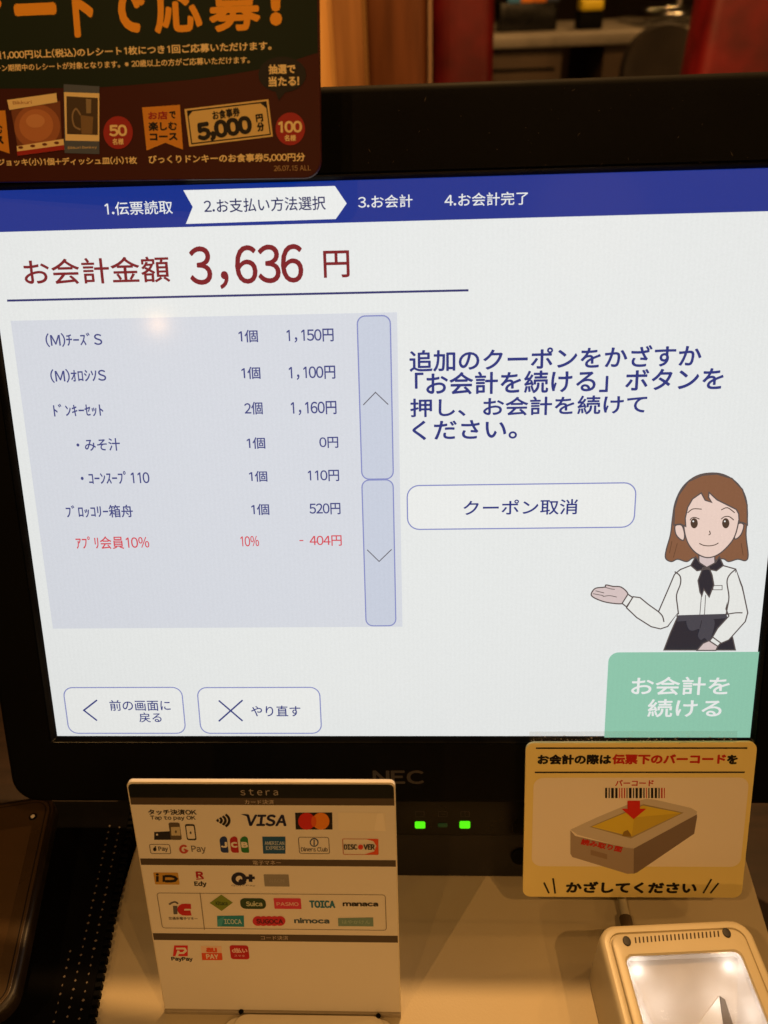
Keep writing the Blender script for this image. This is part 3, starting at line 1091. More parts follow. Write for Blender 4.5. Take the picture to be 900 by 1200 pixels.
g.poly(Y([(480, 550), (510, 552), (508, 630), (482, 630)]), mat_print(150, 130, 96), 8)
g.text('Bikkuri Donkey', (80, 171.8), (114, 174.8), CREAM, 6, 0.0)
g.build('mug_picture', po)

# ------------------------------------------------------------------ card with payment marks
UPZ = Vector((0, 0, 1))
base = hit(193, 1186, (0, 0, 0), UPZ)
lean = math.radians(13.6)
CU = Vector((0, math.sin(lean), math.cos(lean)))
KF = Frame(Vector((0, base.y, 0.0028)), (1, 0, 0), CU)
k0 = KF.uv(193, 1184)
k1 = KF.uv(463, 917)
kc = thing('payment_sign', 'upright acrylic sign listing accepted payment marks below the monitor', 'sign', ((k0[0] + k1[0]) / 2, base.y, 0))
Solid().slab(KF, lambda q: rr(k0[0] + q, 0.0 + q, k1[0] - q, k1[1] - q, (0.0003, 0.0003, 0.0022, 0.0022), 5), -0.0018, -0.00002, 0.00015).build('panel', mat_surface('acrylic_panel', (226, 214, 188), (232, 222, 198), 0.25, 30, 0.02, 600, 0.5), kc, True)
CARD = mat_print(232, 224, 208, 0.38, 0.45)
KBLK = mat_print(12, 17, 15)
KBAND = mat_print(82, 70, 58)
KTXT = mat_print(196, 180, 160)
KINK = mat_print(30, 26, 26)
g = Flat(KF)
m0 = 0.0005
g.poly_uv(rr(k0[0] + m0, m0, k1[0] - m0, k1[1] - m0, (0.0003, 0.0003, 0.002, 0.002), 5), CARD, 1)
for p0, p1, body, c0, c1 in (((0, 1006.7), (0, 1014.3), '電子マネー', (296, 1008.2), (329.5, 1013.2)), ((0, 1094.6), (0, 1102.6), 'コード決済', (305.5, 1096), (338, 1101.3)), ((0, 935), (0, 943.3), 'カード決済', (286.6, 936.8), (321.3, 942.2))):
    va, vb_ = KF.uv(300, p0[1])[1], KF.uv(300, p1[1])[1]
    g.poly_uv([(k0[0] + m0, vb_), (k1[0] - m0, vb_), (k1[0] - m0, va), (k0[0] + m0, va)], KBAND, 2)
    g.text(body, c0, c1, KTXT, 3, 0.0)
va = KF.uv(300, 935)[1]
g.poly_uv(rr(k0[0] + m0, va, k1[0] - m0, k1[1] - m0 * 1.6, (0.0001, 0.0001, 0.0019, 0.0019), 5), KBLK, 2)
g.text('s t e r a', (281.5, 924.3), (326, 931.8), mat_print(170, 158, 146), 3, 0.0)
g.build('printed_sheet', kc)


def mark(name, draw):
    g = Flat(KF)
    draw(g)
    return g.build(name, kc)


def a1(x, y):
    return (140 + x / 2.647, 900 + y / 2.647)


def a2(x, y):
    return (140 + x / 2.647, 1000 + y / 2.647)


def AA(f, pts):
    return [f(*p) for p in pts]


def tap(g):
    g.text('タッチ決済OK', a1(88, 127), a1(240, 145), KINK, 3, 0.03)
    g.text('Tap to pay OK', a1(95, 147), a1(237, 163), KINK, 3, 0.02)
    g.poly(AA(a1, [(108, 198), (162, 195), (162, 222), (108, 222)]), mat_print(38, 36, 40), 3)
    g.poly(AA(a1, [(114, 203), (120, 203), (120, 208), (114, 208)]), CARD, 4)
    g.rrect(a1(152, 168), a1(194, 222), 0.0008, mat_print(96, 84, 66), 4)
    g.poly(AA(a1, [(160, 182), (188, 181), (190, 208), (162, 208)]), mat_print(200, 186, 150), 5)
    g.rrect(a1(203, 173), a1(240, 223), 0.0008, KINK, 4)
    g.rrect(a1(207, 178), a1(236, 218), 0.0005, CARD, 5)
    for px, py in ((175, 196), (221, 199)):
        for r in (3, 6):
            g.stroke([a1(px - 4 + r * math.cos(t), py + r * math.sin(t)) for t in (-.8, -.4, 0, .4, .8)], 0.0003, KINK, 6)


mark('contactless_mark', tap)


def pays(g):
    g.rrect_line(a1(93, 236), a1(160, 265), 0.0007, 0.00028, mat_print(110, 100, 90), 3)
    g.ellipse(a1(110, 251), 2.0, 2.3, KINK, 4, 14)
    g.ellipse(a1(112, 243.5), 0.7, 0.9, KINK, 4, 8)
    g.text('Pay', a1(120, 243), a1(152, 260), KINK, 3, 0.02)
    g.stroke([a1(200 + 11 * math.cos(t), 251 - 11 * math.sin(t)) for t in [0.75 + k * 0.42 for k in range(13)]] + [a1(200, 251)], 0.0009, mat_print(190, 70, 56), 3)
    g.text('Pay', a1(222, 240), a1(270, 265), mat_print(92, 84, 78), 3, 0.01)


mark('wallet_mark', pays)


def waves(g):
    for k, r in enumerate((8, 20, 32, 44)):
        g.stroke([a1(297 + r * math.cos(t), 162 + r * 0.62 * math.sin(t)) for t in [-0.75 + 0.15 * q for q in range(11)]], 0.0010, KINK, 3)


mark('contactless_wave', waves)


def visa(g):
    VB = mat_print(24, 30, 66)
    g.text('VISA', a1(386, 143), a1(518, 180), VB, 3, 0.035)
    for v in g.v:                                        # slanted letters
        b_ = (v - KF.o).dot(KF.v)
        v += KF.u * (b_ - KF.uv(*a1(450, 180))[1]) * 0.18
    g.poly(AA(a1, [(376, 142), (398, 142), (404, 152)]), VB, 4)


mark('card_mark', visa)


def mc(g):
    g.poly(AA(a1, [(545, 138), (660, 137), (661, 190), (547, 190)]), mat_print(28, 24, 24), 3)
    g.ellipse(a1(581, 164), 10, 10, mat_print(206, 40, 32), 4)
    g.ellipse(a1(625, 163.5), 10, 10, mat_print(232, 134, 36), 5)
    g.poly([a1(603 + 8 * math.cos(t), 164 + 17 * math.sin(t)) for t in [2 * math.pi * k / 20 for k in range(20)]], mat_print(222, 92, 30), 6)


mark('card_mark', mc)
mark('blank_sticker', lambda g: (g.poly(AA(a1, [(678, 137), (824, 139), (826, 195), (680, 193)]), mat_print(238, 228, 206, 0.3), 3), g.poly(AA(a1, [(800, 140), (818, 139), (826, 195), (790, 193)]), mat_print(244, 234, 214, 0.3), 4)))


def jcb(g):
    for k, (c, ch_) in enumerate((((36, 56, 108), 'J'), ((176, 36, 44), 'C'), ((44, 120, 62), 'B'))):
        x0 = 308 + k * 32
        g.rrect(a1(x0 + 1, 211), a1(x0 + 31, 262), (0.0012, 0.0004, 0.0012, 0.0022), mat_print(*c), 3)
        g.text(ch_, a1(x0 + 5, 228), a1(x0 + 28, 246), mat_print(232, 224, 208), 4, 0.07)


mark('card_mark', jcb)


def amex(g):
    g.poly(AA(a1, [(443, 212), (515, 212), (515, 265), (446, 265)]), mat_print(28, 84, 128), 3)
    g.text('AMERICAN', a1(450, 226), a1(512, 238), mat_print(190, 200, 206), 4, 0.02)
    g.text('EXPRESS', a1(454, 241), a1(512, 253), mat_print(190, 200, 206), 4, 0.02)


mark('card_mark', amex)


def diners(g):
    g.rrect_line(a1(555, 214), a1(652, 265), 0.0008, 0.00028, mat_print(112, 100, 92), 3)
    g.ellipse(a1(604, 230), 5.2, 5.2, mat_print(60, 76, 110), 3, 24)
    g.ellipse(a1(604, 230), 3.8, 3.8, CARD, 4, 24)
    g.poly(AA(a1, [(602, 221), (606, 221), (606, 239), (602, 239)]), mat_print(60, 76, 110), 5)
    g.text('Diners Club', a1(563, 244), a1(646, 258), mat_print(60, 52, 60), 4, 0.01)


mark('card_mark', diners)


def disc(g):
    g.rrect_line(a1(692, 219), a1(803, 268), 0.0005, 0.00028, mat_print(190, 110, 80), 3)
    g.poly(AA(a1, [(762, 219), (803, 219), (803, 267), (760, 267), (790, 258), (797, 240), (788, 226)]), mat_print(226, 84, 40), 4)
    g.text('DISC', a1(696, 235), a1(738, 252), KINK, 5, 0.04)
    g.text('VER', a1(757, 235), a1(792, 252), KINK, 5, 0.04)
    g.ellipse(a1(748, 244), 3, 3, mat_print(216, 60, 30), 5, 16)


mark('card_mark', disc)


def idm(g):
    g.rrect(a1(105, 323), a1(187, 361), 0.0004, mat_print(196, 150, 64), 3)
    g.poly(AA(a1, [(114, 334), (122, 334), (122, 352), (114, 352)]), KINK, 4)
    g.ellipse(a1(118, 329), 1.8, 1.4, KINK, 4, 12)
    g.poly(AA(a1, [(134, 332), (142, 332), (142, 352), (134, 352)]), KINK, 4)
    g.stroke(AA(a1, [(142, 334), (160, 334), (172, 337), (177, 342), (172, 348), (160, 350), (142, 350)]), 0.0012, KINK, 5)


mark('money_mark', idm)


def edy(g):
    g.text('R', a1(236, 320), a1(262, 341), mat_print(176, 20, 40), 3, 0.05)
    g.poly(AA(a1, [(238, 343), (262, 341), (262, 343.5), (238, 346)]), mat_print(176, 20, 40), 3)
    g.text('Edy', a1(231, 350), a1(272, 369), KINK, 3, 0.04)


mark('money_mark', edy)


def qp(g):
    g.stroke([a1(371 + 17 * math.cos(t), 343 - 15 * math.sin(t)) for t in [2 * math.pi * k / 24 for k in range(24)]], 0.0017, mat_print(28, 30, 52), 3, True)
    g.stroke(AA(a1, [(372, 346), (390, 358)]), 0.0016, mat_print(28, 30, 52), 4)
    g.stroke(AA(a1, [(394, 340), (420, 340)]), 0.0014, mat_print(28, 30, 52), 3)
    g.stroke(AA(a1, [(407, 329), (407, 352)]), 0.0014, mat_print(28, 30, 52), 4)
    g.text('QUICPay', a1(347, 361), a1(422, 367), mat_print(90, 84, 84), 3, 0.0)


mark('money_mark', qp)
mark('money_mark', lambda g: (g.rrect(a1(447, 329), a1(528, 367), 0.0003, mat_print(146, 140, 130), 3), g.text('WAON', a1(462, 342), a1(512, 354), mat_print(160, 154, 142), 4, 0.02)))


def icbox(g):
    g.rrect_line(a2(116, 122), a2(828, 238), 0.0012, 0.00028, mat_print(132, 120, 106), 3)
    g.stroke(AA(a2, [(250, 121), (264, 236)]), 0.00028, mat_print(132, 120, 106), 4)


mark('mark_frame', icbox)


def icm(g):
    GR = mat_print(96, 92, 92)
    RD = mat_print(196, 36, 40)
    g.poly(AA(a2, [(166, 162), (180, 162), (180, 188), (168, 188)]), GR, 3)
    g.stroke(AA(a2, [(154, 158), (164, 152), (174, 150), (182, 156)]), 0.0008, GR, 3, False, 3)
    g.stroke(AA(a2, [(222, 164), (198, 164), (190, 174), (198, 184), (222, 184)]), 0.0026, RD, 3, False, 3)
    g.text('交通系電子マネー', a2(152, 196), a2(243, 206), mat_print(88, 80, 74), 3, 0.01)


mark('money_mark', icm)


def transit(g):
    g.poly(AA(a2, [(280, 153), (316, 127), (352, 152), (317, 178)]), mat_print(120, 140, 52), 3)
    g.text('Kitaca', a2(298, 147), a2(336, 160), mat_print(50, 74, 40), 4, 0.03)


mark('money_mark', transit)
mark('money_mark', lambda g: (g.rrect(a2(373, 138), a2(456, 172), 0.0021, mat_print(44, 70, 40), 3), g.text('Suica', a2(392, 147), a2(444, 163), mat_print(200, 206, 170), 4, 0.03)))
mark('money_mark', lambda g: (g.rrect(a2(478, 138), a2(565, 172), 0.0003, mat_print(214, 62, 88), 3), g.text('PASMO', a2(487, 150), a2(556, 162), mat_print(240, 190, 180), 4, 0.02)))
mark('money_mark', lambda g: g.text('TOICA', a2(588, 145), a2(670, 169), mat_print(40, 116, 140), 3, 0.06))
mark('money_mark', lambda g: g.text('manaca', a2(692, 151), a2(803, 164), mat_print(46, 40, 40), 3, 0.05))
mark('money_mark', lambda g: (g.poly(AA(a2, [(303, 193), (386, 192), (387, 227), (304, 226)]), mat_print(34, 138, 154), 3), g.poly(AA(a2, [(304, 226), (304, 205), (326, 194), (316, 226)]), mat_print(70, 160, 172), 4), g.text('ICOCA', a2(324, 202), a2(380, 218), mat_print(190, 214, 206), 5, 0.03)))
mark('money_mark', lambda g: ([g.ellipse(a2(430 + 17 * k, 209), 6.4, 5.8, mat_print(206, 44, 62), 3, 20) for k in (0, 2, 4)], [g.ellipse(a2(447 + 34 * k, 209), 6.4, 5.8, mat_print(206, 44, 62), 4, 20) for k in (0, 1)], g.text('SUGOCA', a2(424, 202), a2(508, 217), mat_print(90, 26, 40), 5, 0.03)))
mark('money_mark', lambda g: g.text('nimoca', a2(541, 199), a2(652, 217), mat_print(70, 92, 106), 3, 0.05))
mark('money_mark', lambda g: (g.poly(AA(a2, [(678, 200), (787, 198), (788, 226), (679, 225)]), mat_print(120, 150, 136), 3), g.text('はやかけん', a2(690, 205), a2(778, 218), mat_print(158, 182, 164), 4, 0.02)))


def paypay(g):
    g.poly(AA(a2, [(170, 285), (212, 285), (212, 318), (166, 318)]), mat_print(216, 36, 44), 3)
    g.stroke(AA(a2, [(176, 294), (202, 294), (206, 301), (198, 308), (180, 308)]), 0.0010, mat_print(236, 226, 208), 4, False, 0)
    g.stroke(AA(a2, [(184, 300), (178, 318)]), 0.0010, mat_print(236, 226, 208), 5)
    g.text('PayPay', a2(160, 320), a2(229, 336), KINK, 3, 0.04)


mark('code_mark', paypay)


def aupay(g):
    g.poly(AA(a2, [(253, 287), (316, 287), (320, 330), (257, 330)]), mat_print(240, 206, 180), 3)
    g.poly(AA(a2, [(255, 308), (318, 308), (320, 330), (257, 330)]), mat_print(226, 84, 44), 4)
    g.text('au', a2(268, 291), a2(304, 306), mat_print(224, 84, 44), 5, 0.06)
    g.text('PAY', a2(268, 311), a2(308, 326), mat_print(240, 226, 208), 5, 0.04)


mark('code_mark', aupay)


def dbarai(g):
    g.rrect(a2(341, 284), a2(404, 328), 0.0012, mat_print(192, 26, 44), 3)
    g.text('d払い', a2(348, 292), a2(398, 308), mat_print(240, 200, 190), 4, 0.04)
    g.text('スマホ', a2(356, 313), a2(390, 320), mat_print(236, 190, 184), 4, 0.01)


mark('code_mark', dbarai)

# foot plate of the sign
PLATE = mat_surface('cream_acrylic', (226, 214, 188), (234, 223, 200), 0.2, 30, 0.02, 600, 0.5)
e0 = hit(265, 1186, (0, 0, 0), UPZ)
e1 = hit(463, 1186, (0, 0, 0), UPZ)
fy = base.y
foot = Solid().slab(HZ, lambda q: rr(e0.x + q, fy - 0.046 + q, e1.x - q, fy - 0.002 - q, 0.006, 6), 0.0, 0.0016, 0.0005).build('foot_plate', PLATE, kc, True)
f0 = hit(277, 1184, (0, 0, 0.0016), UPZ)
f1 = hit(452, 1186, (0, 0, 0.0016), UPZ)
Solid().slab(HZ, lambda q: rr(f0.x + q, fy - 0.030 + q, f1.x - q, fy - 0.0014 - q, 0.005, 6), 0.0016, 0.0030, 0.0006).build('raised_pad', PLATE, foot, True)
for px, py in ((282.5, 1185.5), (443.5, 1190.5)):
    c = hit(px, py, (0, 0, 0.003), UPZ)
    Solid().slab(HZ, lambda q: [(c.x + (0.0010 - q) * math.cos(2 * math.pi * k / 16), c.y + (0.0010 - q) * math.sin(2 * math.pi * k / 16)) for k in range(16)], 0.0028, 0.0034, 0.0003).build('screw', BLACK, foot, True)
Solid().slab(HZ, lambda q: rr(k0[0] + q, fy - 0.0008 + q, k1[0] - q, fy + 0.0036 - q, 0.0003, 2), 0.0001, 0.0026, 0.0002).build('lower_edge', mat_surface('acrylic_edge', (150, 138, 116), (168, 154, 130), 0.3, 30), kc, True)

# ------------------------------------------------------------------ yellow sign taped under the display
YF = Frame(SCR.w(0, 0, 0.0095), SX, -SDOWN).turned(0.25)
y0 = YF.uv(612.5, 1051)
y1 = YF.uv(888, 869.7)
ys = thing('yellow_sign', 'yellow instruction card with a scanner picture taped under the screen', 'sign', YF.w((y0[0] + y1[0]) / 2, y0[1], 0))
Solid().slab(YF, lambda q: rr(y0[0] + q, y0[1] + q, y1[0] - q, y1[1] - q, 0.0036, 6), -0.0012, 0.0, 0.0002).build('card', mat_print(243, 222, 142, 0.34, 0.4), ys, True)
YK = mat_print(22, 20, 22)
YR = mat_print(196, 40, 28)


def b1(x, y):
    return (600 + x / 3, 850 + y / 3)


g = Flat(YF)
g.stroke([b1(84, 80), b1(827, 79.5)], 0.0007, YK, 2)
g.stroke([b1(80, 165), b1(818, 164.5)], 0.0007, YK, 2)
g.text('お会計の際は', b1(90, 102), b1(348, 137), YK, 2, 0.05)
g.text('伝票下のバーコード', b1(353, 101), b1(750, 136), YR, 2, 0.05)
g.text('を', b1(757, 103), b1(792, 136), YK, 2, 0.05)
g.build('heading', ys)
g = Flat(YF)
g.text('かざしてください', b1(190, 548), b1(648, 591), YK, 2, 0.05)
for p, q in (((112, 552), (130, 590)), ((144, 537), (152, 591)), ((672, 590), (701, 540)), ((697, 590), (726, 554))):
    g.stroke([b1(*p), b1(*q)], 0.0008, YK, 2)
g.build('bottom_line', ys)
g = Flat(YF)
g.rrect(b1(76, 184), b1(802, 497), 0.0044, mat_print(246, 234, 214, 0.34, 0.5), 2)
BX = mat_print(196, 178, 150)
g.poly(AA(b1, [(205, 366), (300, 322), (430, 268), (470, 258), (500, 260), (630, 290), (650, 302), (648, 320), (430, 432), (400, 430), (230, 384)]), mat_print(206, 194, 176), 3)
g.poly(AA(b1, [(205, 368), (222, 388), (405, 430), (428, 432), (428, 520), (405, 521), (212, 462), (205, 450)]), mat_print(168, 150, 132), 4)
g.poly(AA(b1, [(428, 432), (650, 312), (650, 322), (640, 380), (440, 516), (427, 521)]), mat_print(130, 112, 98), 4)
g.poly(AA(b1, [(272, 356), (462, 276), (604, 306), (418, 397)]), mat_print(168, 150, 110), 4)
g.poly(AA(b1, [(280, 355), (460, 281), (594, 307), (420, 390)]), mat_print(224, 196, 62), 5)
g.poly(AA(b1, [(420, 390), (430, 322), (594, 307)]), mat_print(206, 178, 60), 6)
g.poly(AA(b1, [(386, 388), (392, 372), (406, 366), (416, 380), (420, 390)]), mat_print(150, 120, 50), 7, 0)
g.poly(AA(b1, [(276, 436), (334, 452), (334, 470), (276, 454)]), mat_print(150, 126, 104), 5)
tf = YF.turned(-13.0)
g2 = Flat(tf)
g2.text('読み取り面', b1(246, 396), b1(384, 446), YR, 6, 0.05)
i0 = len(g.v)
g.v += g2.v
for f, i in zip(g2.fc, g2.mi):
    g.fc.append(tuple(i0 + q for q in f))
    g.mi.append(g._mat(g2.m[i]))
g.text('バーコード', b1(363, 191), b1(497, 213), YR, 4, 0.03)
bw = [7, 4, 9, 8, 3, 4, 4, 3, 9, 4, 8, 9, 4, 3, 4, 8, 8, 4, 5, 3]
x = 327
for k, wd in enumerate(bw):
    cc = YR if k in (4, 5, 6, 13, 18, 19) else YK
    g.poly(AA(b1, [(x, 219), (x + wd, 219), (x + wd, 255), (x, 255)]), cc, 4)
    x += wd + (210 - sum(bw)) / (len(bw) - 1)
g.poly(AA(b1, [(405, 263), (449, 263), (449, 291), (471, 291), (427, 328), (384, 291), (405, 291)]), mat_print(214, 40, 26), 9)
g.build('scanner_picture', ys)
# clear adhesive tape along its top edge
ta, tb_ = YF.uv(620, 868.5), YF.uv(864, 856)
n = 60
vs, fs = [], []
for i in range(n + 1):
    for j in range(5):
        a = ta[0] + (tb_[0] - ta[0]) * i / n
        b = ta[1] - 0.0006 + (tb_[1] - ta[1] + 0.0006 + (random.uniform(0, 0.00015) if j == 4 else 0)) * j / 4
        vs.append(YF.w(a, b, 0.00025 + random.uniform(0, 0.00022)))
for i in range(n):
    for j in range(4):
        q = i * 5 + j
        fs.append((q, q + 5, q + 6, q + 1))
rt = random.Random(5)
gb = Flat(YF, 0.0007)
bub = mat_print(190, 182, 168, 0.15, 0.6)
for i in range(120):
    q = rt.random()
    px, py = 622 + 240 * rt.random(), (866.8 + rt.gauss(0, 0.9)) if q < 0.75 else 861 + 6 * rt.random()
    a, b = YF.uv(px, py)
    r0 = rt.uniform(0.00008, 0.00022)
    gb.poly_uv([(a - r0 * rt.uniform(1, 3), b), (a, b - r0), (a + r0 * rt.uniform(1, 3), b), (a, b + r0)], bub, 1)
gb.build('tape_bubbles', ys)
tape = mesh_object('clear_tape', vs, fs, [mat_clear('tape_film', (0.93, 0.92, 0.90, 1), 0.16, 0.02)], None, ys)

# ------------------------------------------------------------------ barcode scanner on the counter
ZS = 0.032
q0 = hit(699, 1083.4, (0, 0, ZS), UPZ)
q1 = hit(875.5, 1075.2, (0, 0, ZS), UPZ)
ql = hit(725, 1200, (0, 0, ZS), UPZ)
ang = math.atan2(q1.y - q0.y, q1.x - q0.x)
su = Vector((math.cos(ang), math.sin(ang), 0))
SF = Frame(Vector((q0.x, q0.y, 0)), su, Vector((-su.y, su.x, 0)))
SFT = Frame(Vector((q0.x, q0.y, ZS)), su, SF.v)
sw = (q1 - q0).length
sl = 0.088
scn = thing('barcode_scanner', 'ivory desktop barcode scanner with a lit glass window', 'scanner', SF.w(sw / 2, -sl / 2, 0))


def so(q, r=0.0075):
    return rr(q, -sl + q, sw - q, -q, max(r - q * 0.7, 0.001), 7)


wa, wb = SFT.uv(733.5, 1122.5), SFT.uv(866, 1111.5)
wx0, wx1, wy1 = wa[0], wb[0], (wa[1] + wb[1]) / 2
wy0 = -sl + 0.016


def wi(q, r=0.003):
    return rr(wx0 + q, wy0 + q, wx1 - q, wy1 - q, r, 7)


L = [[SF.w(a, b, 0.0005) for a, b in so(-0.0012, 0.009)], [SF.w(a, b, 0.004) for a, b in so(-0.0012, 0.009)], [SF.w(a, b, ZS - 0.005) for a, b in so(-0.0003)]]
for k in range(5):
    tt = math.radians(90 * k / 4)
    L.append([SF.w(a, b, ZS - 0.0026 + 0.0020 * math.sin(tt)) for a, b in so(0.0018 * (1 - math.cos(tt)))])
L.append([SF.w(a, b, ZS - 0.0006) for a, b in so(0.0034)])
L.append([SF.w(a, b, ZS - 0.0014) for a, b in so(0.0036)])
L.append([SF.w(a, b, ZS - 0.0014) for a, b in so(0.0041)])
L.append([SF.w(a, b, ZS - 0.0002) for a, b in so(0.0044)])
L.append([SF.w(a, b, ZS) for a, b in so(0.0050)])
L.append([SF.w(a, b, ZS) for a, b in wi(-0.0006)])
L.append([SF.w(a, b, ZS - 0.0008) for a, b in wi(0.0)])
Solid().loops(L, True, False).build('body', SHELL, scn, True)
REFL = mat_surface('scanner_inside', (206, 200, 194), (222, 217, 212), 0.7, 60, 0.03, 500, 0.1)
L = [[SF.w(a, b, ZS - 0.0009) for a, b in wi(0.0)], [SF.w(a, b, ZS - 0.0035) for a, b in wi(0.0004, 0.002)],
     [SF.w((a - (wx0 + wx1) / 2) * 0.40 + (wx0 + wx1) / 2 + 0.002, (b - wy0) * 0.22 + wy0 + 0.006, ZS - 0.028) for a, b in wi(0.0010, 0.002)]]
cav = Solid().loops([list(reversed(l)) for l in L], False, True).build('reflector', REFL, scn, False)
# folded facet and the dark reading slot on the sloping rear wall of the well
ra, rb = SF.w(wx0, wy1 - 0.0004, ZS - 0.0035), SF.w(wx1, wy1 - 0.0004, ZS - 0.0035)
rc_ = SF.w((wx0 + wx1) / 2, (wy1 - 0.001 - wy0) * 0.22 + wy0 + 0.006, ZS - 0.028)
rn = (rb - ra).cross(rc_ - ra).normalized()
if rn.z < 0:
    rn = -rn


def on_rear(pts, h0, h1):
    lo = [hit(px, py, ra, rn) + rn * h0 for px, py in pts]
    hi = [hit(px, py, ra, rn) + rn * h1 for px, py in pts]
    return [lo, hi]


Solid().loops(on_rear([(842, 1167), (812, 1208), (848, 1208)], -0.0004, 0.0005)).build('facet', mat_surface('facet_white', (224, 220, 214), (232, 228, 222), 0.2, 60, 0.0, 500, 0.5), scn)
Solid().loops(on_rear([(843, 1167), (848, 1208), (861, 1208), (849, 1171)], -0.0004, 0.0007)).build('reading_slot', mat_print(118, 108, 98, 0.3), scn)
Solid().loops([[SF.w(a, b, ZS - 0.0012) for a, b in wi(0.0001)], [SF.w(a, b, ZS - 0.0005) for a, b in wi(0.0001)]]).build('window_glass', mat_clear('window_glass', (0.95, 0.95, 0.94, 1), 0.03, 0.02), scn)
g = Flat(SFT)
SLOT = mat_print(66, 52, 36)
for k in range(22):
    t_ = k / 21
    px, py = 650 + (340 + 349 * t_) / 3.6, 1040 + (223 - 27 * t_) / 3.6
    g.poly([(px - 0.9, py - 3.6), (px + 0.9, py - 3.6), (px + 1.7, py + 3.4), (px - 0.1, py + 3.4)], SLOT, 1)
g.build('vent_slots', scn)
for px, py in ((734.5, 1103), (851.5, 1093.3)):
    a, b = SFT.uv(px, py)
    Solid().slab(SFT, lambda q: [(a + (0.0016 - q) * math.cos(2 * math.pi * k / 20), b + (0.0020 - q) * math.sin(2 * math.pi * k / 20)) for k in range(20)], 0.00002, 0.0005, 0.0003).build('screw', DARKPANEL, scn, True)
# its own white lamps in the two upper corners of the well, plus two added fill lamps
for fx, back, drop, watts in ((0.10, 0.0042, 0.0036, 0.0011), (0.90, 0.0042, 0.0036, 0.0011), (0.22, 0.020, 0.0030, 0.0036), (0.78, 0.020, 0.0030, 0.0036)):
    p = SF.w(wx0 + (wx1 - wx0) * fx, wy1 - back, ZS - drop)
    ld = bpy.data.lights.new('scanner_or_fill_lamp', 'POINT')
    ld.energy = watts
    ld.color = (1.0, 0.93, 0.88)
    ld.shadow_soft_size = 0.0025
    lo = bpy.data.objects.new('scanner_or_fill_lamp', ld)
    COL.objects.link(lo)
    lo.location = p
# cable sleeve leaving the back of the scanner
cs = hit(735, 1078, (0, 0, 0.006), UPZ)
Solid().tube([(cs.x, cs.y - 0.012, 0.0024), (cs.x + 0.0004, cs.y, 0.0022), (cs.x + 0.001, -0.0925, 0.0021)], 0.0020).build('cable', SHELL, scn, True)
Solid().tube([(cs.x, cs.y - 0.004, 0.0030), (cs.x + 0.0002, cs.y + 0.003, 0.0028)], 0.0027).build('cable_sleeve', mat_print(92, 76, 58), scn, True)

# ------------------------------------------------------------------ flat glass terminal at the left edge
ZT = 0.024
r0, r1_ = hit(69, 925, (0, 0, ZT), UPZ), hit(22, 1150, (0, 0, ZT), UPZ)
dv = (r0 - r1_).normalized()
TF = Frame(Vector((r1_.x, r1_.y, ZT)), Vector((dv.y, -dv.x, 0)), dv)
cb = TF.uv(0, 1181)
tl = TF.uv(30, 935)[1]
tt_ = thing('glass_terminal', 'dark glass faced payment terminal lying at the left edge', 'terminal', TF.w(-0.05, 0.05, -ZT))
tv0 = cb[1] - 0.003
Solid().slab(TF, lambda q: rr(-0.13 + q, tv0 + q, 0.0 - q, tl - q, 0.010, 6), -0.007, 0.0, 0.0016).build('body', mat_surface('brown_shell', (24, 17, 10), (34, 25, 16), 0.4, 20, 0.02, 500, 0.5), tt_, True)
Solid().slab(TF, lambda q: rr(-0.128 + q, tv0 + 0.0024 + q, -0.0024 - q, tl - 0.0024 - q, 0.008, 6), 0.00003, 0.0005, 0.0003).build('glass_face', mat_surface('brown_glass', (62, 46, 27), (76, 58, 35), 0.3, 8, 0.0, 400, 0.5), tt_, True)
c = TF.uv(39, 958)
o = Solid().slab(TF, lambda q: [(c[0] + (0.0019 - q) * math.cos(2 * math.pi * k / 20), c[1] + (0.0019 - q) * math.sin(2 * math.pi * k / 20)) for k in range(20)], 0.0005, 0.0009, 0.0002).build('camera_ring', BLACK, tt_, True)
Solid().slab(TF, lambda q: [(c[0] + (0.0010 - q) * math.cos(2 * math.pi * k / 16), c[1] + (0.0010 - q) * math.sin(2 * math.pi * k / 16)) for k in range(16)], 0.0009, 0.0012, 0.0002).build('camera_lens', mat_print(226, 214, 196, 0.2), tt_, True)
g = Flat(TF, 0.0005)
a, b = TF.uv(34, 985), None
g.rrect((-70, 985), (1, 1128), 0.001, mat_print(80, 60, 37, 0.3, 0.5), 1)
g.stroke_uv(rr(-0.1265, tv0 + 0.004, -0.004, tl - 0.004, 0.0066, 6), 0.0005, mat_print(16, 12, 10), 1, True)
g.build('screen_area', tt_)
Solid().slab(TF, lambda q: rr(-0.12 + q, tv0 + 0.03 + q, -0.014 - q, tl - 0.012 - q, 0.008, 6), -ZT - 0.0277, -0.0071, 0.001).build('stand', BLACK, tt_, True)

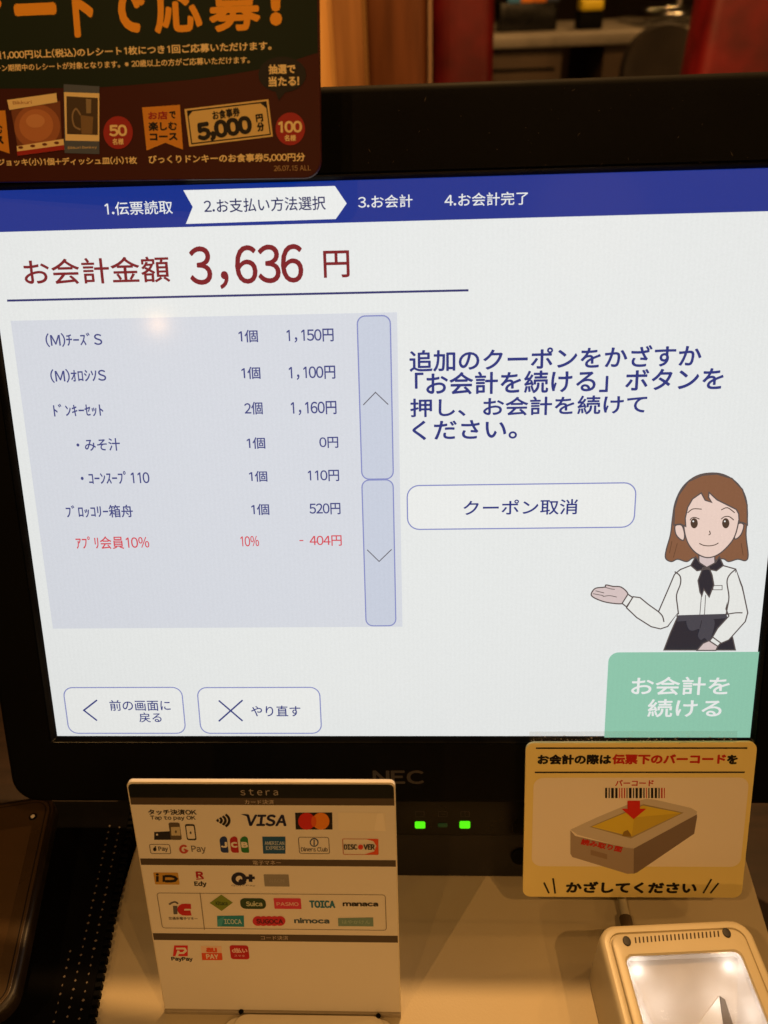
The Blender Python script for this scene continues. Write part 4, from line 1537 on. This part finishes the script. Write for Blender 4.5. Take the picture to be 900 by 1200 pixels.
# ------------------------------------------------------------------ black slotted cable duct between terminal and counter
du0, du1 = hit(151, 985, (0, 0, 0), UPZ), hit(109, 1200, (0, 0, 0), UPZ)
dd = (du0 - du1).normalized()
DF = Frame(Vector((du1.x, du1.y, -0.0278)), Vector((dd.y, -dd.x, 0)), dd)
dl = (du0 - du1).length + 0.05
ducth = 0.0278 + 0.004
du = thing('cable_duct', 'black slotted cable duct along the left edge of the ivory counter', 'duct', DF.w(-0.006, dl / 2 - 0.02, 0))
Solid().slab(DF, lambda q: rr(-0.044 + q, -0.06 + q, -0.0012 - q, dl - q, 0.0006, 3), 0.0, ducth, 0.0008).build('body', mat_surface('matt_black', (3, 3, 3), (6, 5, 5), 0.8, 40, 0.1, 1200, 0.08), du, True)
s = Solid()
DT = Frame(DF.w(0, 0, ducth), DF.u, DF.v)
nt_ = int((dl + 0.02) / 0.0036)
for k in range(nt_):
    v_ = -0.03 + k * 0.0036
    s.slab(DF, lambda q: rr(-0.0012 + q * 0, v_ + q, 0.0014 - q, v_ + 0.0022 - q, 0.0002, 2), 0.020, ducth - 0.0005, 0.0003)
s.build('teeth', BLACK, du)
g = Flat(DT)
PIN = mat_print(116, 104, 92)
for row, uo in ((0, -0.0048), (1, -0.0100), (2, -0.0152)):
    for k in range(int((dl - 0.012) / 0.0036)):
        v_ = -0.028 + k * 0.0036 + (0.0014 if row == 1 else 0)
        if row == 2 and v_ > 0.03:
            continue
        rw = (0.00062 - 0.00008 * row) * rd.uniform(0.6, 1.35)
        g.poly_uv([(uo - rw, v_), (uo, v_ - 0.0006), (uo + rw, v_), (uo, v_ + 0.0006)], PIN, 1)
g.build('slot_holes', du)
# black cables running under the monitor on the left
for k, (xa_, xb_, nm) in enumerate(((-0.168, -0.150, 'black cable nearest the glass terminal under the monitor'), (-0.152, -0.139, 'black cable beside the slotted duct under the monitor'))):
    cb_ = thing('power_cable', nm, 'cable', (xa_, -0.06, -0.0278), 'black cables under the monitor')
    Solid().tube(smooth_path([(xa_, -0.13, -0.022), (xa_ + 0.004, -0.08, -0.021), (xb_, -0.02, 0.010 if k else 0.012), (xb_ + 0.01, 0.045, 0.03)], False, 6), 0.0038, 10).build('sheath', BLACK, cb_, True)
